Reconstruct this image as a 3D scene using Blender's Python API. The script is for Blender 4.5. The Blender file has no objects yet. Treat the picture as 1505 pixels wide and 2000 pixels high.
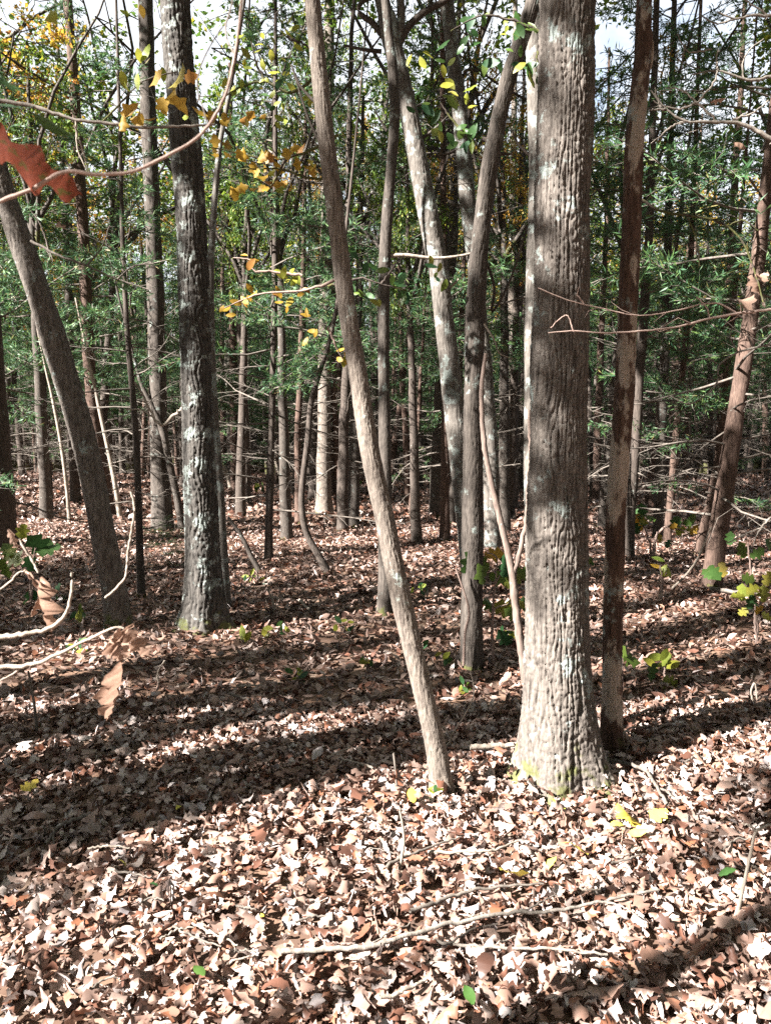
import bpy, math, random
import numpy as np
from mathutils import Vector, Quaternion, Matrix, Euler

random.seed(7)
RNG = np.random.default_rng(7)
scene = bpy.context.scene
COL = scene.collection

# ------------------------------------------------------------------ camera
F = 1503.0                       # focal length in pixels of the 1505 x 2000 photograph
PITCH = math.radians(6.45)
CAM = np.array([0.0, 0.0, 1.6])
cam_data = bpy.data.cameras.new("camera")
cam = bpy.data.objects.new("camera", cam_data)
COL.objects.link(cam)
cam.location = CAM
cam.rotation_euler = (math.radians(90) - PITCH, 0, 0)
cam_data.sensor_fit = 'HORIZONTAL'
cam_data.sensor_width = 36.0
cam_data.lens = 36.0 * F / 1505.0
cam_data.clip_start = 0.05
cam_data.clip_end = 2000
cam_data.dof.use_dof = True
cam_data.dof.focus_distance = 4.2
cam_data.dof.aperture_fstop = 16.0
scene.camera = cam

# ------------------------------------------------------------------ sky, sun, exposure
SUN_AZ = np.array([-0.875, -0.484])          # horizontal direction towards the sun (left, behind the camera)
SUN_EL = math.radians(36)
world = bpy.data.worlds.new("World")
scene.world = world
world.use_nodes = True
wn = world.node_tree
for n in list(wn.nodes):
    wn.nodes.remove(n)
sky = wn.nodes.new("ShaderNodeTexSky")
sky.sky_type = 'NISHITA'
sky.sun_disc = False
sky.sun_elevation = SUN_EL
sky.sun_rotation = math.atan2(SUN_AZ[0], SUN_AZ[1]) % (2 * math.pi)
sky.air_density = 1.0
sky.dust_density = 3.0
bg = wn.nodes.new("ShaderNodeBackground")
bg.inputs[1].default_value = 0.05
wo = wn.nodes.new("ShaderNodeOutputWorld")
# thin broken cloud over the blue
wtc = wn.nodes.new("ShaderNodeTexCoord")
wns = wn.nodes.new("ShaderNodeTexNoise")
wns.inputs["Scale"].default_value = 3.2; wns.inputs["Detail"].default_value = 7.0; wns.inputs["Roughness"].default_value = 0.6
wn.links.new(wtc.outputs["Generated"], wns.inputs["Vector"])
wrp = wn.nodes.new("ShaderNodeValToRGB")
wrp.color_ramp.elements[0].position = 0.29; wrp.color_ramp.elements[1].position = 0.45
wn.links.new(wns.outputs["Fac"], wrp.inputs[0])
wmx = wn.nodes.new("ShaderNodeMix"); wmx.data_type = 'RGBA'
wn.links.new(wrp.outputs[0], wmx.inputs[0]); wn.links.new(sky.outputs[0], wmx.inputs[6])
wmx.inputs[7].default_value = (3.7, 3.9, 4.2, 1)
wn.links.new(wmx.outputs[2], bg.inputs[0])
wn.links.new(bg.outputs[0], wo.inputs[0])

sun_data = bpy.data.lights.new("sun", 'SUN')
sun_data.energy = 5.0
sun_data.angle = math.radians(0.53)
sun_data.color = (1.0, 0.965, 0.91)
sun = bpy.data.objects.new("sun", sun_data)
COL.objects.link(sun)
ldir = Vector((-SUN_AZ[0] * math.cos(SUN_EL), -SUN_AZ[1] * math.cos(SUN_EL), -math.sin(SUN_EL)))
sun.rotation_euler = ldir.to_track_quat('-Z', 'Y').to_euler()

vs = scene.view_settings
vs.view_transform = 'Standard'
vs.look = 'None'
vs.exposure = 2.8
vs.gamma = 1.0
vs.use_curve_mapping = False
scene.cycles.max_bounces = 3
scene.cycles.diffuse_bounces = 1
scene.cycles.transmission_bounces = 2
scene.cycles.use_denoising = False

# ------------------------------------------------------------------ terrain and photo measurements
def hgt(x, y):
    x = np.asarray(x, float); y = np.asarray(y, float)
    h = 0.035 * np.sin(x * 0.9 + 0.4) * np.sin(y * 0.7 + 1.0) + 0.05 * np.sin(x * 0.31 + y * 0.22)
    h = h + 0.02 * np.sin(2.3 * x + 1.1 * y)
    far = np.clip(y - 21, 0, None)
    h = h - 0.055 * far * far / (far + 6.0) * (far < 60) - (far >= 60) * 0.055 * 60 * 60 / 66.0
    return h

def ray(u, v):
    cx, cy = (u - 752.5) / F, (1000 - v) / F
    fw = np.array([0, math.cos(PITCH), -math.sin(PITCH)])
    up = np.array([0, math.sin(PITCH), math.cos(PITCH)])
    return cx * np.array([1.0, 0, 0]) + cy * up + fw

def ground(u, v):
    d = ray(u, v); z = 0.0
    for _ in range(25):
        t = (z - CAM[2]) / d[2]
        p = CAM + d * t
        z = 0.5 * z + 0.5 * float(hgt(p[0], p[1]))
    return np.array([p[0], p[1], float(hgt(p[0], p[1]))])

def at(u, v, Y):
    d = ray(u, v)
    return CAM + d * (Y / d[1])

def px(w, p):
    """size in metres of w photo pixels at the point p"""
    fw = np.array([0, math.cos(PITCH), -math.sin(PITCH)])
    return w * float(np.dot(np.asarray(p) - CAM, fw)) / F

# ------------------------------------------------------------------ mesh helpers
def mk_mesh(name, V, Fc, smooth=True, attr=None, mat=None):
    V = np.asarray(V, np.float32).reshape(-1, 3)
    Fc = np.asarray(Fc, np.int32)
    k = Fc.shape[1]
    me = bpy.data.meshes.new(name)
    me.vertices.add(len(V)); me.vertices.foreach_set("co", V.ravel())
    me.loops.add(Fc.size); me.loops.foreach_set("vertex_index", Fc.ravel())
    me.polygons.add(len(Fc))
    me.polygons.foreach_set("loop_start", np.arange(0, Fc.size, k, dtype=np.int32))
    me.polygons.foreach_set("loop_total", np.full(len(Fc), k, np.int32))
    me.polygons.foreach_set("use_smooth", np.full(len(Fc), smooth, bool))
    if attr is not None:
        a = me.attributes.new("rnd", 'FLOAT', 'POINT')
        a.data.foreach_set("value", np.asarray(attr, np.float32))
    me.update(calc_edges=True)
    if mat is not None:
        me.materials.append(mat)
    return me

def add(name, me, parent=None, loc=(0, 0, 0)):
    o = bpy.data.objects.new(name, me)
    COL.objects.link(o)
    o.location = loc
    if parent is not None:
        o.parent = parent
    return o

def thing(name, label, cat, loc, group=None):
    o = bpy.data.objects.new(name, None)
    COL.objects.link(o)
    o.empty_display_size = 0.1
    o.location = loc
    o["label"] = label; o["category"] = cat
    if group:
        o["group"] = group
    return o

def catmull(P, n):
    P = np.asarray(P, float)
    if len(P) == 2:
        t = np.linspace(0, 1, n)[:, None]
        return P[0] * (1 - t) + P[1] * t
    Q = np.vstack([2 * P[0] - P[1], P, 2 * P[-1] - P[-2]])
    seg = np.linalg.norm(np.diff(P[:, :3], axis=0), axis=1)
    s = np.concatenate([[0], np.cumsum(seg)])
    x = np.linspace(0, s[-1], n)
    i = np.clip(np.searchsorted(s, x, side='right') - 1, 0, len(P) - 2)
    t = ((x - s[i]) / np.maximum(seg[i], 1e-9))[:, None]
    p0, p1, p2, p3 = Q[i], Q[i + 1], Q[i + 2], Q[i + 3]
    return 0.5 * (2 * p1 + (p2 - p0) * t + (2 * p0 - 5 * p1 + 4 * p2 - p3) * t * t + (3 * p1 - p0 - 3 * p2 + p3) * t ** 3)

class VN:
    """value noise, periodic in u"""
    def __init__(self, P, seed, M=512):
        self.P, self.M = int(P), M
        self.T = np.random.default_rng(seed).random((M, self.P))
    def __call__(self, u, v):
        iu = np.floor(u).astype(int); iv = np.floor(v).astype(int)
        fu = u - iu; fv = v - iv
        fu = fu * fu * (3 - 2 * fu); fv = fv * fv * (3 - 2 * fv)
        a, b = iu % self.P, (iu + 1) % self.P
        c, d = iv % self.M, (iv + 1) % self.M
        T = self.T
        return (T[c, a] * (1 - fu) + T[c, b] * fu) * (1 - fv) + (T[d, a] * (1 - fu) + T[d, b] * fu) * fv

def tube(P, R, nu, flare=0.0, flare_h=0.13, bark=None, seed=1, lobes=5, cap=True):
    """rings round the polyline P (dense); bark = (ridge spacing, stretch, depth) gives real furrows"""
    P = np.asarray(P, float); R = np.asarray(R, float)
    n = len(P)
    T = np.gradient(P, axis=0)
    T /= np.linalg.norm(T, axis=1)[:, None] + 1e-12
    ref = np.array([0, 1.0, 0]) if abs(T[:, 2]).mean() > 0.6 else np.array([0, 0, 1.0])
    A = ref - (T @ ref)[:, None] * T
    A /= np.linalg.norm(A, axis=1)[:, None] + 1e-12
    B = np.cross(T, A)
    th = np.arange(nu) * 2 * math.pi / nu
    s = np.concatenate([[0], np.cumsum(np.linalg.norm(np.diff(P, axis=0), axis=1))])
    rr = np.repeat(R[:, None], nu, 1)
    if flare:
        ph = seed * 1.7
        lob = 1 + 0.38 * np.cos(lobes * th + ph) + 0.22 * np.cos((lobes - 2) * th + 2.1 * ph)
        rr = rr * (1 + flare * np.exp(-s / flare_h)[:, None] * lob[None, :])
    # slow irregularity of the stem
    w = VN(4, seed + 50)
    U, S = np.meshgrid(th / (2 * math.pi), s)
    rr = rr * (1 + 0.07 * (w(U * 4, S * 3.1) - 0.5) * 2)
    if bark:
        sp, st, dep = bark
        Pn = max(5, round(2 * math.pi * R[: max(2, n // 2)].mean() / sp))
        n1, n2, n3 = VN(Pn, seed), VN(2 * Pn, seed + 1), VN(max(3, Pn // 2), seed + 2)
        n4 = VN(4 * Pn, seed + 3)
        warp = (n3(U * max(3, Pn // 2), S / (sp * st * 2.2)) - 0.5) * 2.4 + (n2(U * 2 * Pn, S / (sp * st * 0.9)) - 0.5) * 0.7
        a = n1(U * Pn + warp, S / (sp * st))
        ph = U * Pn + warp
        tri = np.abs(ph - np.round(ph)) * 2
        fur = (1 - np.clip(tri / 0.42, 0, 1) ** 0.75) * np.clip(0.35 + 1.3 * a, 0.25, 1)
        b = n2(U * 2 * Pn + warp, S / (sp * st * 0.45))
        fur2 = 1 - np.clip(np.abs(b - 0.5) / 0.12, 0, 1) ** 0.8
        c = n4(U * 4 * Pn, S / (sp * 0.45))
        cr = n1(np.floor(ph + 0.5) + 0.37, S / (sp * st * 0.33) + 5.1 * np.sin(np.round(ph) * 2.3))
        crack = 1 - np.clip(np.abs(cr - 0.5) / 0.08, 0, 1)
        rr = rr + dep * (0.55 - fur - 0.28 * fur2 - 0.38 * crack * (1 - fur) + 0.4 * (c - 0.5))
    V = P[:, None, :] + rr[:, :, None] * (np.cos(th)[None, :, None] * A[:, None, :] + np.sin(th)[None, :, None] * B[:, None, :])
    i = np.arange(n - 1)[:, None] * nu; j = np.arange(nu)[None, :]; jn = (j + 1) % nu
    Fq = np.stack([i + j, i + jn, i + nu + jn, i + nu + j], -1).reshape(-1, 4)
    return V.reshape(-1, 3), Fq

class MB:
    """collects tubes of one object"""
    def __init__(self):
        self.V, self.Fc, self.n = [], [], 0
    def tube(self, P, R, nu=4):
        P = np.asarray(P, float); n = len(P)
        R = np.broadcast_to(np.asarray(R, float), (n,))
        T = np.empty_like(P); T[1:-1] = P[2:] - P[:-2]; T[0] = P[1] - P[0]; T[-1] = P[-1] - P[-2]
        T /= np.linalg.norm(T, axis=1)[:, None] + 1e-12
        ref = np.array([0, 0, 1.0]) if abs(T[0, 2]) < 0.8 else np.array([1.0, 0, 0])
        A = np.cross(T, ref); A /= np.linalg.norm(A, axis=1)[:, None] + 1e-12
        B = np.cross(T, A)
        th = np.arange(nu) * 2 * math.pi / nu
        V = P[:, None] + R[:, None, None] * (np.cos(th)[None, :, None] * A[:, None] + np.sin(th)[None, :, None] * B[:, None])
        i = np.arange(n - 1)[:, None] * nu; j = np.arange(nu)[None]; jn = (j + 1) % nu
        self.Fc.append(np.stack([i + j, i + jn, i + nu + jn, i + nu + j], -1).reshape(-1, 4) + self.n)
        self.V.append(V.reshape(-1, 3)); self.n += n * nu
    def mesh(self, name, mat):
        return mk_mesh(name, np.vstack(self.V), np.vstack(self.Fc), True, None, mat)

# ------------------------------------------------------------------ materials
def new_mat(name):
    m = bpy.data.materials.new(name); m.use_nodes = True
    nt = m.node_tree
    for n in list(nt.nodes):
        nt.nodes.remove(n)
    out = nt.nodes.new("ShaderNodeOutputMaterial")
    return m, nt, out

def ramp(nt, fac, stops, interp='LINEAR'):
    r = nt.nodes.new("ShaderNodeValToRGB")
    r.color_ramp.interpolation = interp
    els = r.color_ramp.elements
    while len(els) > 1:
        els.remove(els[0])
    els[0].position = stops[0][0]; els[0].color = (*stops[0][1], 1)
    for p, c in stops[1:]:
        e = els.new(p); e.color = (*c, 1)
    nt.links.new(fac, r.inputs[0])
    return r.outputs[0]

def mixc(nt, fac, a, b):
    m = nt.nodes.new("ShaderNodeMix"); m.data_type = 'RGBA'
    if isinstance(fac, float):
        m.inputs[0].default_value = fac
    else:
        nt.links.new(fac, m.inputs[0])
    for s, x in ((m.inputs[6], a), (m.inputs[7], b)):
        if isinstance(x, tuple):
            s.default_value = (*x, 1)
        else:
            nt.links.new(x, s)
    return m.outputs[2]

def noise(nt, vec, scale, detail=3.0, rough=0.55):
    n = nt.nodes.new("ShaderNodeTexNoise")
    n.inputs["Scale"].default_value = scale; n.inputs["Detail"].default_value = detail
    n.inputs["Roughness"].default_value = rough
    nt.links.new(vec, n.inputs["Vector"])
    return n.outputs["Fac"]

def mapping(nt, vec, sc, loc=(0, 0, 0)):
    m = nt.nodes.new("ShaderNodeMapping")
    m.inputs["Scale"].default_value = sc; m.inputs["Location"].default_value = loc
    nt.links.new(vec, m.inputs["Vector"])
    return m.outputs[0]

def g(x):
    return (x, x, x)

def bark_mat(name, dark, light, lichen=0.5, lich_col=(0.40, 0.44, 0.39), moss=0.0, patch=None, seed=0, bump=0.6, fine=55):
    m, nt, out = new_mat(name)
    tc = nt.nodes.new("ShaderNodeTexCoord")
    oc = mapping(nt, tc.outputs["Object"], (1, 1, 1), (seed * 3.7, seed * 1.3, seed * 2.1))
    st = mapping(nt, oc, (1, 1, 0.16))
    n1 = noise(nt, st, fine, 5, 0.65)
    col = ramp(nt, n1, [(0.3, dark), (0.68, light)])
    if patch:
        n3 = noise(nt, mapping(nt, oc, (1, 1, 0.45)), 6.0, 5, 0.6)
        col = mixc(nt, ramp(nt, n3, [(0.49, g(0)), (0.53, g(1))]), col, patch)
    if lichen > 0:
        n2 = noise(nt, oc, 8.0, 7, 0.68)
        t = 0.72 - 0.3 * lichen
        lm = ramp(nt, n2, [(t, g(0)), (t + 0.05, g(0.85))])
        n5 = noise(nt, oc, 70.0, 3)
        lc = mixc(nt, n5, tuple(0.75 * c for c in lich_col), tuple(min(1, 1.25 * c) for c in lich_col))
        col = mixc(nt, lm, col, lc)
    if moss > 0:
        sep = nt.nodes.new("ShaderNodeSeparateXYZ"); nt.links.new(tc.outputs["Object"], sep.inputs[0])
        mr = nt.nodes.new("ShaderNodeMapRange")
        mr.inputs[1].default_value = 0.0; mr.inputs[2].default_value = moss
        mr.inputs[3].default_value = 0.62; mr.inputs[4].default_value = 0.1
        nt.links.new(sep.outputs[2], mr.inputs[0])
        n4 = noise(nt, oc, 13.0, 5, 0.6)
        lt = nt.nodes.new("ShaderNodeMath"); lt.operation = 'SUBTRACT'
        nt.links.new(mr.outputs[0], lt.inputs[0]); nt.links.new(n4, lt.inputs[1])
        mm = ramp(nt, lt.outputs[0], [(0.02, g(0)), (0.12, g(0.8))])
        col = mixc(nt, mm, col, (0.085, 0.09, 0.026))
    b = nt.nodes.new("ShaderNodeBsdfPrincipled")
    b.inputs["Roughness"].default_value = 0.9
    b.inputs["Specular IOR Level"].default_value = 0.25
    nt.links.new(col, b.inputs["Base Color"])
    bp = nt.nodes.new("ShaderNodeBump")
    bp.inputs["Strength"].default_value = bump; bp.inputs["Distance"].default_value = 0.012
    nb = noise(nt, st, fine * 1.1, 6, 0.7)
    nt.links.new(nb, bp.inputs["Height"]); nt.links.new(bp.outputs[0], b.inputs["Normal"])
    nt.links.new(b.outputs[0], out.inputs[0])
    return m

def leaf_mat(name, stops, trans=0.0, source='attr', rough=0.5, under=None, spec=0.4, spots=None):
    m, nt, out = new_mat(name)
    if source == 'attr':
        a = nt.nodes.new("ShaderNodeAttribute"); a.attribute_name = "rnd"; fac = a.outputs["Fac"]
    elif source == 'object':
        a = nt.nodes.new("ShaderNodeObjectInfo"); fac = a.outputs["Random"]
    col = ramp(nt, fac, stops)
    tc = nt.nodes.new("ShaderNodeTexCoord")
    nz = noise(nt, tc.outputs["Object"], 45.0, 4)
    hs = nt.nodes.new("ShaderNodeHueSaturation")
    mr = nt.nodes.new("ShaderNodeMapRange"); mr.inputs[1].default_value = 0.3; mr.inputs[2].default_value = 0.7
    mr.inputs[3].default_value = 0.78; mr.inputs[4].default_value = 1.2
    nt.links.new(nz, mr.inputs[0]); nt.links.new(mr.outputs[0], hs.inputs["Value"]); nt.links.new(col, hs.inputs["Color"])
    col = hs.outputs[0]
    if spots:
        n2 = noise(nt, tc.outputs["Object"], spots[0], 4)
        col = mixc(nt, ramp(nt, n2, [(spots[1], g(0)), (spots[1] + 0.08, g(1))]), col, spots[2])
    if under:
        ge = nt.nodes.new("ShaderNodeNewGeometry")
        mu = nt.nodes.new("ShaderNodeMath"); mu.operation = 'MULTIPLY'; mu.inputs[1].default_value = under[0]
        nt.links.new(ge.outputs["Backfacing"], mu.inputs[0])
        col = mixc(nt, mu.outputs[0], col, under[1])
    b = nt.nodes.new("ShaderNodeBsdfPrincipled")
    b.inputs["Roughness"].default_value = rough; b.inputs["Specular IOR Level"].default_value = spec
    nt.links.new(col, b.inputs["Base Color"])
    if trans > 0:
        t = nt.nodes.new("ShaderNodeBsdfTranslucent"); nt.links.new(col, t.inputs[0])
        mx = nt.nodes.new("ShaderNodeMixShader"); mx.inputs[0].default_value = trans
        nt.links.new(b.outputs[0], mx.inputs[1]); nt.links.new(t.outputs[0], mx.inputs[2])
        nt.links.new(mx.outputs[0], out.inputs[0])
    else:
        nt.links.new(b.outputs[0], out.inputs[0])
    return m

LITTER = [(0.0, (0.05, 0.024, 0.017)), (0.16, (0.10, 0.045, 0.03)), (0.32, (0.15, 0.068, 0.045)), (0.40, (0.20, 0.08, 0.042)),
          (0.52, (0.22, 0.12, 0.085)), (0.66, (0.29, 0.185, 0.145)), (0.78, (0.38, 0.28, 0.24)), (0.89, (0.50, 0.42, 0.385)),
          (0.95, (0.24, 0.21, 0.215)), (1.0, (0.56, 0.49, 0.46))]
M_LITTER = leaf_mat("dry_leaf_litter", LITTER, 0.1, 'attr', 0.42, (0.4, (0.34, 0.25, 0.21)), 0.6)
M_FALLEN = leaf_mat("fallen_leaf_dry", LITTER, 0.1, 'object', 0.42, (0.4, (0.34, 0.25, 0.21)), 0.6)
M_YELLOWFALL = leaf_mat("fallen_leaf_yellow", [(0, (0.62, 0.42, 0.06)), (0.5, (0.66, 0.55, 0.10)), (1, (0.50, 0.55, 0.10))], 0.2, 'object', 0.5)
M_GREEN = leaf_mat("canopy_leaf_green", [(0, (0.045, 0.10, 0.018)), (0.45, (0.10, 0.17, 0.025)), (0.75, (0.20, 0.24, 0.03)), (1, (0.42, 0.34, 0.035))], 0.45, 'attr', 0.45)
M_GOLD = leaf_mat("canopy_leaf_gold", [(0, (0.12, 0.16, 0.02)), (0.35, (0.34, 0.24, 0.03)), (0.7, (0.45, 0.22, 0.04)), (1, (0.34, 0.12, 0.04))], 0.45, 'attr', 0.5)
M_CEDAR = leaf_mat("cedar_scale_leaf", [(0, (0.03, 0.078, 0.042)), (0.5, (0.058, 0.13, 0.05)), (0.85, (0.115, 0.19, 0.045)), (1, (0.19, 0.15, 0.06))], 0.3, 'attr', 0.55)
M_YELLOW = leaf_mat("sapling_leaf_yellow", [(0, (0.36, 0.22, 0.03)), (0.6, (0.46, 0.29, 0.04)), (0.85, (0.34, 0.16, 0.04)), (1, (0.24, 0.27, 0.04))], 0.45, 'object', 0.5)
M_SEEDLING = leaf_mat("seedling_leaf_green", [(0, (0.025, 0.075, 0.03)), (0.5, (0.05, 0.11, 0.025)), (0.85, (0.12, 0.17, 0.03)), (1, (0.30, 0.26, 0.05))], 0.35, 'object', 0.45)
M_LIME = leaf_mat("seedling_leaf_yellow_green", [(0, (0.22, 0.27, 0.04)), (1, (0.36, 0.34, 0.05))], 0.4, 'object', 0.45)
M_REDLEAF = leaf_mat("red_oak_leaf", [(0, (0.27, 0.07, 0.04)), (1, (0.30, 0.085, 0.05))], 0.5, 'object', 0.35, None, 0.5, (9.0, 0.55, (0.15, 0.11, 0.035)))
M_CURLED = leaf_mat("curled_brown_leaf", [(0, (0.30, 0.19, 0.14)), (1, (0.40, 0.27, 0.21))], 0.4, 'object', 0.28)

M_OAK = bark_mat("oak_bark_furrowed", (0.036, 0.029, 0.025), (0.185, 0.16, 0.14), 0.44, (0.26, 0.30, 0.285), 0.5, None, 1, 0.5, 60)
M_OAKDARK = bark_mat("oak_bark_dark_lichen", (0.018, 0.016, 0.015), (0.10, 0.09, 0.08), 0.62, (0.27, 0.30, 0.28), 0.35, None, 2, 0.6, 48)
M_PALE = bark_mat("bark_pale_lichen", (0.045, 0.038, 0.032), (0.16, 0.142, 0.125), 0.62, (0.26, 0.29, 0.27), 0.0, None, 3, 0.55, 60)
M_BROWN = bark_mat("bark_grey_brown", (0.026, 0.021, 0.018), (0.105, 0.088, 0.075), 0.40, (0.21, 0.24, 0.22), 0.2, None, 4, 0.55, 70)
M_TAN = bark_mat("bark_tan_small_plates", (0.06, 0.047, 0.04), (0.22, 0.185, 0.155), 0.38, (0.40, 0.45, 0.41), 0.12, None, 5, 0.6, 85)
M_PEEL = bark_mat("dead_wood_peeling", (0.035, 0.02, 0.015), (0.12, 0.072, 0.052), 0.42, (0.26, 0.29, 0.27), 0.25, (0.34, 0.28, 0.23), 6, 0.7, 42)
M_CEDARBARK = bark_mat("cedar_bark_stringy", (0.034, 0.02, 0.016), (0.135, 0.09, 0.07), 0.22, (0.38, 0.39, 0.35), 0.15, None, 7, 0.7, 70)
M_DARKBARK = bark_mat("bark_dark_brown", (0.028, 0.021, 0.018), (0.10, 0.08, 0.067), 0.28, (0.34, 0.37, 0.33), 0.1, None, 8, 0.6, 60)
M_TWIG = bark_mat("dead_twig_grey", (0.065, 0.053, 0.044), (0.18, 0.155, 0.133), 0.0, seed=9, bump=0.3, fine=40)
M_STICK = bark_mat("fallen_stick_pale", (0.15, 0.12, 0.095), (0.36, 0.31, 0.26), 0.25, (0.5, 0.52, 0.47), 0.0, None, 10, 0.35, 50)
M_SAPSTEM = bark_mat("sapling_bark_smooth_pinkish", (0.19, 0.13, 0.11), (0.31, 0.23, 0.195), 0.15, (0.4, 0.42, 0.4), 0.0, None, 11, 0.25, 50)

M_SAPDARK = bark_mat("sapling_bark_brown", (0.09, 0.065, 0.055), (0.20, 0.15, 0.125), 0.2, (0.33, 0.35, 0.33), 0.0, None, 12, 0.4, 60)

M_TWIG2 = bark_mat("dead_branch_weathered", (0.10, 0.085, 0.07), (0.27, 0.235, 0.205), 0.2, (0.36, 0.38, 0.36), seed=13, bump=0.4, fine=50)

# ------------------------------------------------------------------ leaves: a few shapes, curled
def leaf_shape(rng, kind='oak', n=11, curl=1.0):
    """unit-length leaf along +x: left edge, midrib, right edge at n stations"""
    t = np.linspace(0, 1, n)
    if kind == 'oak':
        env = 0.33 * np.sin(np.pi * np.clip(t, 0, 1) ** 0.85) ** 0.7
        lob = 1 + 0.42 * np.cos(2 * np.pi * (3.05 * t + 0.35)) * (t > 0.06) * (t < 0.97)
        w = env * lob
    elif kind == 'maple':
        w = np.interp(t, [0, 0.12, 0.25, 0.4, 0.52, 0.62, 0.75, 0.88, 1], [0.02, 0.36, 0.2, 0.44, 0.46, 0.2, 0.24, 0.08, 0.0])
    else:
        w = 0.24 * np.sin(np.pi * t ** 0.9) ** 0.8
    w = np.maximum(w, 0.008)
    c1 = rng.normal(0, 1.1) * curl; c2 = rng.normal(0.2, 0.9) * curl; tw = rng.normal(0, 0.6) * curl
    wr = rng.normal(0, 0.03 * curl, (n, 2))
    # bend the midrib with an arc
    ang = c2 * (t - 0.5)
    dx = np.cos(ang); dz = np.sin(ang)
    mx = np.concatenate([[0], np.cumsum((dx[1:] + dx[:-1]) / 2)]) / (n - 1)
    mz = np.concatenate([[0], np.cumsum((dz[1:] + dz[:-1]) / 2)]) / (n - 1)
    V = np.zeros((n, 3, 3))
    V[:, 1, 0] = mx; V[:, 1, 2] = mz; V[:, 1, 1] = 0.03 * np.sin(3 * t + c1)
    for k, sg in ((0, 1), (2, -1)):
        ca = c1 * 0.8 + sg * tw * (t - 0.5) * 1.6
        V[:, k, 0] = mx + 0.10 * w * sg * 0
        V[:, k, 1] = V[:, 1, 1] + sg * w * np.cos(np.clip(ca, -1.35, 1.35))
        V[:, k, 2] = mz + w * np.sin(np.clip(ca, -1.35, 1.35)) + wr[:, 0 if k == 0 else 1]
        # lobes lean forward
        V[:, k, 0] += 0.25 * (w - 0.15) * (kind == 'oak')
    V[:, :, 0] -= 0.5
    V[:, :, 2] -= V[:, :, 2].mean()
    return V.reshape(-1, 3)

def leaf_faces(n):
    f = []
    for i in range(n - 1):
        a = 3 * i
        f += [(a + 1, a, a + 3, a + 4), (a + 2, a + 1, a + 4, a + 5)]
    return np.array(f)

def rot_batch(yaw, tilt_x, tilt_y):
    """rotation matrices Rz(yaw) @ Rx @ Ry"""
    cz, sz, cx, sx, cy, sy = np.cos(yaw), np.sin(yaw), np.cos(tilt_x), np.sin(tilt_x), np.cos(tilt_y), np.sin(tilt_y)
    Z = np.zeros_like(yaw); O = np.ones_like(yaw)
    Rz = np.stack([cz, -sz, Z, sz, cz, Z, Z, Z, O], -1).reshape(-1, 3, 3)
    Rx = np.stack([O, Z, Z, Z, cx, -sx, Z, sx, cx], -1).reshape(-1, 3, 3)
    Ry = np.stack([cy, Z, sy, Z, O, Z, -sy, Z, cy], -1).reshape(-1, 3, 3)
    return Rz @ Rx @ Ry

def scatter(templates, nst, pos, size, tilt, rng, colour=None):
    N = len(pos)
    R = rot_batch(rng.uniform(0, 2 * np.pi, N), rng.normal(0, tilt, N) + np.pi * (rng.random(N) < 0.45), rng.normal(0, tilt, N))
    which = rng.integers(0, len(templates), N)
    T = np.stack(templates)[which]
    V = np.einsum('nij,nkj->nki', R, T * size[:, None, None]) + pos[:, None, :]
    f = leaf_faces(nst)
    k = T.shape[1]
    Fc = (f[None] + (np.arange(N) * k)[:, None, None]).reshape(-1, 4)
    r = rng.random(N) if colour is None else colour
    return V.reshape(-1, 3), Fc, np.repeat(r, k)

# ------------------------------------------------------------------ the ground
def build_ground():
    xs = np.concatenate([np.linspace(-400, -32, 24), np.linspace(-30, 30, 161), np.linspace(32, 400, 24)])
    ys = np.concatenate([np.linspace(-300, -14, 14), np.linspace(-12, 46, 156), np.linspace(48, 700, 40)])
    X, Y = np.meshgrid(xs, ys)
    Z = hgt(X, Y) - 0.012
    V = np.stack([X, Y, Z], -1).reshape(-1, 3)
    nx = len(xs)
    i = np.arange(len(ys) - 1)[:, None] * nx; j = np.arange(nx - 1)[None]
    Fc = np.stack([i + j, i + j + 1, i + nx + j + 1, i + nx + j], -1).reshape(-1, 4)
    m, nt, out = new_mat("forest_floor")
    tc = nt.nodes.new("ShaderNodeTexCoord")
    vo = nt.nodes.new("ShaderNodeTexVoronoi"); vo.inputs["Scale"].default_value = 11.0
    wv = mixc(nt, 0.06, tc.outputs["Object"], (0, 0, 0))
    nt.links.new(tc.outputs["Object"], vo.inputs["Vector"])
    sep = nt.nodes.new("ShaderNodeSeparateColor"); nt.links.new(vo.outputs["Color"], sep.inputs[0])
    col = ramp(nt, sep.outputs[0], [(0, (0.055, 0.03, 0.02)), (0.4, (0.16, 0.08, 0.045)), (0.8, (0.26, 0.15, 0.095)), (1, (0.34, 0.25, 0.19))])
    n1 = noise(nt, tc.outputs["Object"], 40, 4)
    col = mixc(nt, n1, col, (0.08, 0.05, 0.035))
    b = nt.nodes.new("ShaderNodeBsdfPrincipled"); b.inputs["Roughness"].default_value = 0.9
    nt.links.new(col, b.inputs["Base Color"])
    bp = nt.nodes.new("ShaderNodeBump"); bp.inputs["Strength"].default_value = 0.9; bp.inputs["Distance"].default_value = 0.04
    nt.links.new(sep.outputs[1], bp.inputs["Height"]); nt.links.new(bp.outputs[0], b.inputs["Normal"])
    nt.links.new(b.outputs[0], out.inputs[0])
    o = add("ground", mk_mesh("ground", V, Fc, True, None, m))
    o["kind"] = "structure"
    o["label"] = "forest floor of brown earth under fallen leaves"
    return o
GROUND = build_ground()

def rand_ground(N, y0, y1, rng, margin=0.9):
    # uniform over the wedge the camera sees, plus a margin
    out = []
    while len(out) < N:
        y = rng.uniform(y0, y1, N * 2); x = rng.uniform(-1, 1, N * 2) * (0.56 * y1 + margin)
        k = np.abs(x) < 0.56 * y + margin
        out.extend(np.stack([x[k], y[k]], -1).tolist())
    return np.array(out[:N])

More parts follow.
